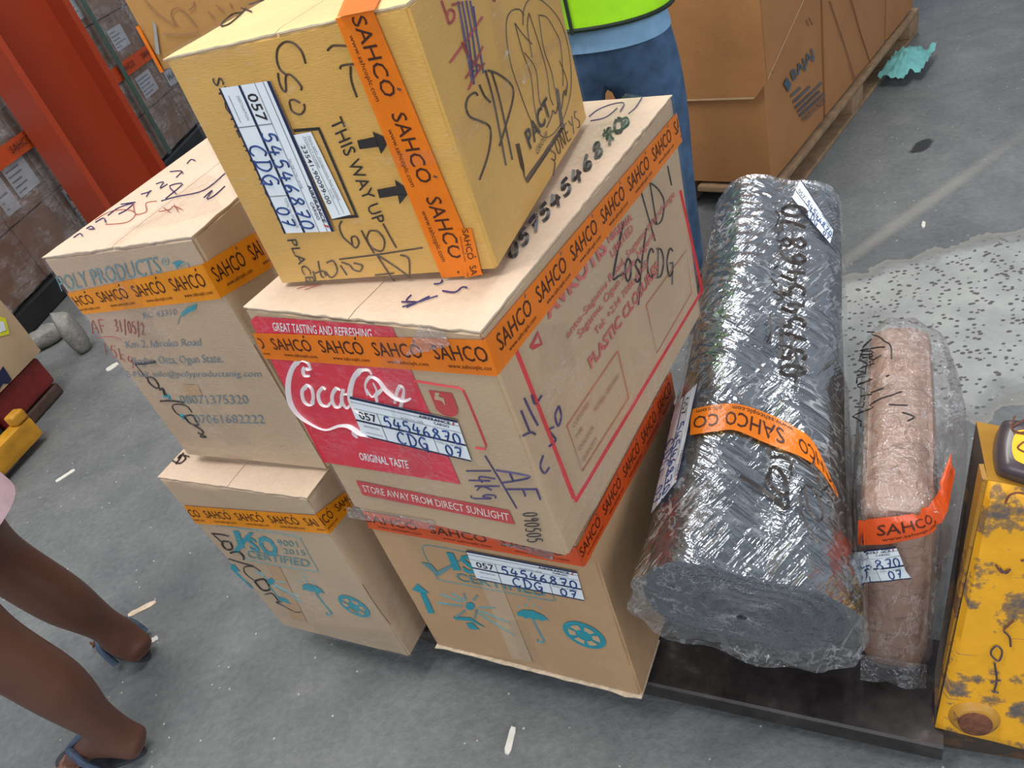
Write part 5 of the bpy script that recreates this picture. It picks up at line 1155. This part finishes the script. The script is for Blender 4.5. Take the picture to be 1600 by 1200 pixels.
for p in (((300, 480), (320, 440), (360, 425), (400, 430)), ((250, 800), (280, 840), (320, 825)), ((380, 780), (400, 775)), ((290, 1140), (320, 1110), (345, 1090))): mb = MB(); stroke(mb, S, zt(*p), .003, 'rust', .0035); mb.build('scratched_mark', tT)
for p in (((1085, 255), (1110, 280), (1135, 260)), ((1100, 550), (1130, 580), (1135, 625)), ((1045, 640), (1070, 620), (1095, 645), (1080, 690), (1045, 665), (1045, 640)), ((1060, 700), (1070, 780), (1055, 840)), ((1040, 790), (1090, 780)), ((1045, 830), (1080, 840))): mb = MB(); stroke(mb, S, z6(*p), .0026, 'cap_dark', .0035); mb.build('scratched_mark', tT)
# ------------------------------------------------------------------ people
def skin(name, pts, edges, mat, parent, root=0, sub=2):
    """one continuous surface grown round a joint skeleton; pts = (position, radius or (rx, ry))"""
    off = Vector((0, 0, 0)); p = parent
    while p is not None: off += p.location; p = p.parent
    me = bpy.data.meshes.new('sk'); me.from_pydata([tuple(Vector(q[0])-off) for q in pts], edges, [])
    o = bpy.data.objects.new('sk', me); COL.objects.link(o)
    md = o.modifiers.new('s', 'SKIN'); md.use_smooth_shade = True
    if not me.skin_vertices: me.attributes.new('x', 'FLOAT', 'POINT')
    for i, q in enumerate(pts):
        r = q[1] if isinstance(q[1], tuple) else (q[1], q[1])
        me.skin_vertices[0].data[i].radius = r; me.skin_vertices[0].data[i].use_root = (i == root)
    sd = o.modifiers.new('d', 'SUBSURF'); sd.levels = sub; sd.render_levels = sub
    bpy.context.view_layer.update()
    m2 = bpy.data.meshes.new_from_object(o.evaluated_get(bpy.context.evaluated_depsgraph_get())); m2.name = name
    bpy.data.objects.remove(o); bpy.data.meshes.remove(me)
    m2.materials.clear(); m2.materials.append(MATS[mat]); m2.polygons.foreach_set('use_smooth', [True]*len(m2.polygons)); m2.update()
    ob = bpy.data.objects.new(name, m2); COL.objects.link(ob); ob.parent = parent
    return ob
class Skel:
    def __init__(s): s.p = []; s.e = []
    def add(s, pos, r, prev=None):
        s.p.append((Vector(pos), r)); i = len(s.p)-1
        if prev is not None: s.e.append((prev, i))
        return i
    def chain(s, prev, lst):
        for pos, r in lst: prev = s.add(pos, r, prev)
        return prev
def hand_(sk, wrist, d, side):
    d = Vector(d).normalized(); side = Vector(side).normalized()
    w = sk.p[wrist][0]; palm = sk.add(w+d*.055, (.030, .018), wrist); kn = sk.add(w+d*.085, (.034, .014), palm)
    for k, (o, l) in enumerate(((-.030, .060), (-.011, .072), (.010, .068), (.029, .052))):
        b = sk.p[kn][0]+side*o; sk.chain(kn, [(b+d*.018, .0085), (b+d*(l*.6)+Vector((0, 0, 0)), .008), (b+d*l, .006)])
    sk.chain(palm, [(sk.p[palm][0]-side*.036+d*.012, .010), (sk.p[palm][0]-side*.050+d*.045, .008)])

# the person in a hi-vis vest behind the load (hips and thighs in view)
pc = ony(938, 80, 2.08); px_, py_ = pc.x, pc.y
fwd = Vector((-.22, -.97, 0)).normalized(); rt = Vector((fwd.y, -fwd.x, 0))           # the person's own right
Wd = lambda x, y, z: Vector((px_, py_, 0))+rt*x+fwd*y+Vector((0, 0, z))
tP = thing('person', (px_, py_, 0), 'person standing in a yellow-green safety vest and blue jeans behind the load', 'person')
sk = Skel(); pel = sk.add(Wd(0, 0, .92), (.15, .11)); wa = sk.chain(pel, [(Wd(0, 0, 1.05), (.135, .10)), (Wd(0, .01, 1.22), (.15, .11)), (Wd(0, .01, 1.38), (.15, .10))])
nk = sk.chain(wa, [(Wd(0, 0, 1.48), .06), (Wd(0, .02, 1.55), .058), (Wd(0, .03, 1.64), (.078, .095)), (Wd(0, .02, 1.72), (.075, .09))])
for s in (-1, 1):
    sk.chain(pel, [(Wd(s*.095, 0, .84), .098), (Wd(s*.11, .01, .66), .082), (Wd(s*.115, .02, .48), .058), (Wd(s*.12, -.01, .32), .056), (Wd(s*.12, -.02, .10), .040), (Wd(s*.125, .07, .045), (.036, .032)), (Wd(s*.13, .15, .03), (.036, .022))])
    a = sk.chain(wa, [(Wd(s*.19, 0, 1.40), .056), (Wd(s*.235, -.01, 1.26), .045), (Wd(s*.235, .0, 1.13), .040), (Wd(s*.16, .15, 1.16), .034), (Wd(s*.08, .235, 1.19), .025)])
    hand_(sk, a, -rt*s*.8+fwd*.2+Vector((0, 0, .3)), Vector((0, 0, -1)))
skin('body', sk.p, sk.e, 'skin_brown', tP)
sk = Skel(); pel = sk.add(Wd(0, 0, .94), (.165, .125))
sk.add(Wd(0, 0, 1.00), (.155, .12), pel)
for s in (-1, 1): sk.chain(pel, [(Wd(s*.098, 0, .83), .118), (Wd(s*.112, .01, .66), .100), (Wd(s*.118, .02, .48), .080), (Wd(s*.12, 0, .30), .075), (Wd(s*.12, 0, .10), .070)])
jn = skin('jeans', sk.p, sk.e, 'denim', tP)
def torso_loft(rows, mat, name, n=40, thick=.004):
    mb = MB(); rings = [[Wd(a*cos(2*pi*k/n), b*sin(2*pi*k/n)+o, z+.006*sin(4*pi*k/n)+.012*cos(2*pi*k/n)) for k in range(n)] for z, a, b, o in rows]
    mb.loft(rings, mat, cap=False); rin = [[p-(p-Wd(0, 0, p.z)).normalized()*thick for p in r] for r in rings]; mb.loft(list(reversed(rin)), mat, cap=False)
    return mb
mb = torso_loft([(.885, .190, .150, 0), (.95, .182, .142, 0), (1.05, .17, .132, 0)], 'shirt_blue', 'shirt'); mb.build('shirt', tP, smooth=180)
rows = [(.945, .205, .163, 0), (1.0, .20, .158, 0), (1.1, .19, .15, 0), (1.25, .19, .15, .005), (1.38, .19, .13, .01), (1.46, .13, .10, .0)]
mb = torso_loft(rows, 'hi_vis', 'vest'); v_ = mb.build('vest', tP, smooth=180)
mb = MB(); n = 40; z, a, b, o = rows[0]
ring = [Wd(a*1.01*cos(2*pi*k/n), b*1.01*sin(2*pi*k/n)+o, z+.006*sin(4*pi*k/n)+.012*cos(2*pi*k/n)) for k in range(n+1)]; mb.tube(ring, .006, 'vest_piping', 6)
mb.build('hem_piping', v_)
mb = MB(); mb.tube([Wd(.06, (b+.006)*.96, z) for z, a, b, o in rows[:5]], .005, 'vest_piping', 6); mb.build('zip', v_)
mb = MB(); mb.tube([Wd(.075, .155, .888), Wd(.075, .158, .93)], .004, 'vest_piping', 6); mb.build('shirt_placket', tP)
mb = MB(); rings = []
for j in range(8):
    th = j/7*pi*.55; rings.append([Wd(0, .015, 1.66)+rt*(.092*sin(th)*cos(2*pi*k/24))+fwd*(.108*sin(th)*sin(2*pi*k/24))+Vector((0, 0, .145*cos(th))) for k in range(24)])
mb.loft(rings[1:], 'hair_black'); mb.build('hair', tP, smooth=180)
for s in (-1, 1):
    mb = MB(); mb.loft([[Wd(s*.128+.052*cos(2*pi*k/20), .05+.145*sin(2*pi*k/20), z) for k in range(20)] for z in (.0, .05, .085)], 'black_plastic'); mb.build('shoe', tP, smooth=60)

# the bare-legged person walking out at the left
hip = Vector((-1.16, 1.24, .86)); tW = thing('person', (hip.x, hip.y, 0), 'bare-legged person in flip-flops and a pale pink garment at the left edge', 'person')
V = Vector
sk = Skel(); pel = sk.add(hip, (.13, .11))
wa = sk.chain(pel, [(hip+V((0, 0, .14)), .115), (hip+V((0, 0, .32)), .135), (hip+V((0, 0, .46)), .13)])
sk.chain(wa, [(hip+V((-.01, 0, .56)), .055), (hip+V((-.02, 0, .63)), .055), (hip+V((-.04, 0, .72)), (.09, .078)), (hip+V((-.03, 0, .80)), (.085, .074))])
legs = {}
for s, heel, toe, knee, th in ((1, V((-1.095, 1.365, 0)), V((-1.275, 1.525, 0)), V((-1.185, 1.36, .45)), V((-1.15, 1.31, .64))), (-1, V((-1.045, 1.105, 0)), V((-1.285, 1.165, 0)), V((-1.105, 1.10, .45)), V((-1.13, 1.12, .64)))):
    d = (toe-heel).normalized(); ank = heel+d*.045+V((0, 0, .085)); calf = ank.lerp(knee, .58)-d*.022; low = ank.lerp(knee, .25)-d*.004
    t_ = sk.chain(pel, [(hip+V((0, s*.085, -.05)), .098), (th, .088), (knee+V((0, 0, .03)), .062), (calf, .062), (low, .043), (ank, .036)])
    sk.chain(t_, [(heel+d*.030+V((0, 0, .042)), (.043, .040)), (heel+d*.004+V((0, 0, .034)), (.040, .034))])
    b = sk.chain(t_, [(ank.lerp(toe, .35)+V((0, 0, .008)), (.034, .030)), (heel.lerp(toe, .72)+V((0, 0, .028)), (.040, .022))])
    sd_ = V((-d.y, d.x, 0))
    for k, o in enumerate((-.034, -.016, .001, .017, .032)): sk.chain(b, [(heel.lerp(toe, .86)+sd_*o*s+V((0, 0, .020)), .012 if k else .014), (heel.lerp(toe, .98-.035*k)+sd_*o*s*1.05+V((0, 0, .016)), .0095)])
    legs[s] = (heel, toe, d, sd_)
for s in (-1, 1):
    a = sk.chain(wa, [(hip+V((0, s*.17, .46)), .05), (hip+V((.02, s*.21, .30)), .042), (hip+V((.02, s*.22, .18)), .036), (hip+V((-.04, s*.22, .05)), .030), (hip+V((-.08, s*.21, -.05)), .024)])
    hand_(sk, a, V((-.3, 0, -.9)), V((1, 0, 0)))
bw = skin('body', sk.p, sk.e, 'skin_brown', tW)
bw.data.materials.append(MATS['sole_skin'])               # paler skin round the heels and soles
for f_ in bw.data.polygons:
    if f_.center.z < .034: f_.material_index = 1
for s in (1, -1):
    heel, toe, d, sd_ = legs[s]
    mb = MB(); ol = []
    for k in range(36):
        a = 2*pi*k/36; x = cos(a); y = sin(a); wdt = .038+.009*x; ol.append(heel.lerp(toe, .56)+d*(.118*x)+sd_*(wdt*y*(1 if abs(y) < .9 else .97)))
    mb.loft([[p+V((0, 0, z))-heel*0 for p in ol] for z in (.0, .012)], 'sandal_sole'); so = mb.build('flip_flop_sole', tW)
    tp = heel.lerp(toe, .80)+V((0, 0, .046))
    for q in (-1, 1):
        mb = MB(); P = smoothpts([tuple(heel.lerp(toe, .36)+sd_*q*.050+V((0, 0, .014))), tuple(heel.lerp(toe, .48)+sd_*q*.046+V((0, 0, .056))), tuple(heel.lerp(toe, .64)+sd_*q*.024+V((0, 0, .066))), tuple(tp)], 5); mb.tube(P, .0085, 'sandal_navy', 8); mb.build('strap', so)
# skirt
mb = MB(); n = 40; rings = []
for z, a, b in ((.98, .135, .125), (.88, .15, .145), (.80, .155, .155), (.74, .16, .165), (.655, .165, .175)):
    rings.append([V((hip.x+.01, hip.y, z))+V((a*cos(2*pi*k/n)*(1+.05*sin(10*pi*k/n)*(1-z)), b*sin(2*pi*k/n)*(1+.05*sin(10*pi*k/n)*(1-z)), 0)) for k in range(n)])
mb.loft(rings, 'pale_pink', cap=False); mb.build('skirt', tW, smooth=180)
mb = MB(); mb.loft([[V((hip.x, hip.y, z))+V((a*cos(2*pi*k/n), b*sin(2*pi*k/n), 0)) for k in range(n)] for z, a, b in ((.95, .14, .13), (1.1, .128, .125), (1.25, .145, .16), (1.36, .13, .15), (1.40, .08, .09))], 'shirt_blue', cap=False); mb.build('top', tW, smooth=180)
mb = MB(); rings = []
for j in range(1, 8):
    th = j/7*pi*.6; rings.append([hip+V((-.02, 0, .74))+V((.108*sin(th)*cos(2*pi*k/24), .092*sin(th)*sin(2*pi*k/24), .14*cos(th))) for k in range(24)])
mb.loft(rings, 'hair_black'); mb.build('hair', tW, smooth=180)

# ------------------------------------------------------------------ litter on the floor
def litter(px, ln, wd, ang, label, mat='litter_white', name='paper_scrap'):
    c = onz(*px); mb = MB(); d = V((cos(ang), sin(ang), 0)); s = V((-sin(ang), cos(ang), 0)); n = 6; vs_ = []
    for i in range(n+1):
        u = i/n-.5; k = wd*(.5+.3*noise.noise(V((u*5, px[0], 0))))*(1 if abs(u) < .45 else .6)
        vs_ += [c+d*(u*ln)-s*k+V((0, 0, .003)), c+d*(u*ln)+s*k+V((0, 0, .006)), c+d*(u*ln)-s*k, c+d*(u*ln)+s*k]
    fs = [(4*i, 4*i+4, 4*i+5, 4*i+1) for i in range(n)]+[(4*i+2, 4*i+3, 4*i+7, 4*i+6) for i in range(n)]+[(4*i, 4*i+2, 4*i+6, 4*i+4) for i in range(n)]+[(4*i+1, 4*i+5, 4*i+7, 4*i+3) for i in range(n)]+[(0, 1, 3, 2), (4*n, 4*n+2, 4*n+3, 4*n+1)]
    mb.add(vs_, fs, mat); return tag(mb.build(name, origin=c), label, 'litter')
a_ = onz(202, 963); b_ = onz(245, 941); litter((223, 952), (a_-b_).length, .014, atan2(b_.y-a_.y, b_.x-a_.x), 'pale wooden stick on the floor beside the far bare foot', 'torn_paper', 'wooden_stick')
litter((798, 1158), .055, .012, 1.1, 'white scrap on the floor in front of the lower middle carton')
litter((176, 574), .055, .03, .6, 'white paper scrap on the floor left of the dented address carton')
litter((103, 744), .07, .012, .5, 'thin white sliver on the floor beside the low grey skid')
litter((242, 1000), .02, .012, .3, 'tiny white crumb on the floor beside the bare heel')
litter((1443, 352), .035, .010, .9, 'small pale sliver on the dark floor above the speckled patch')
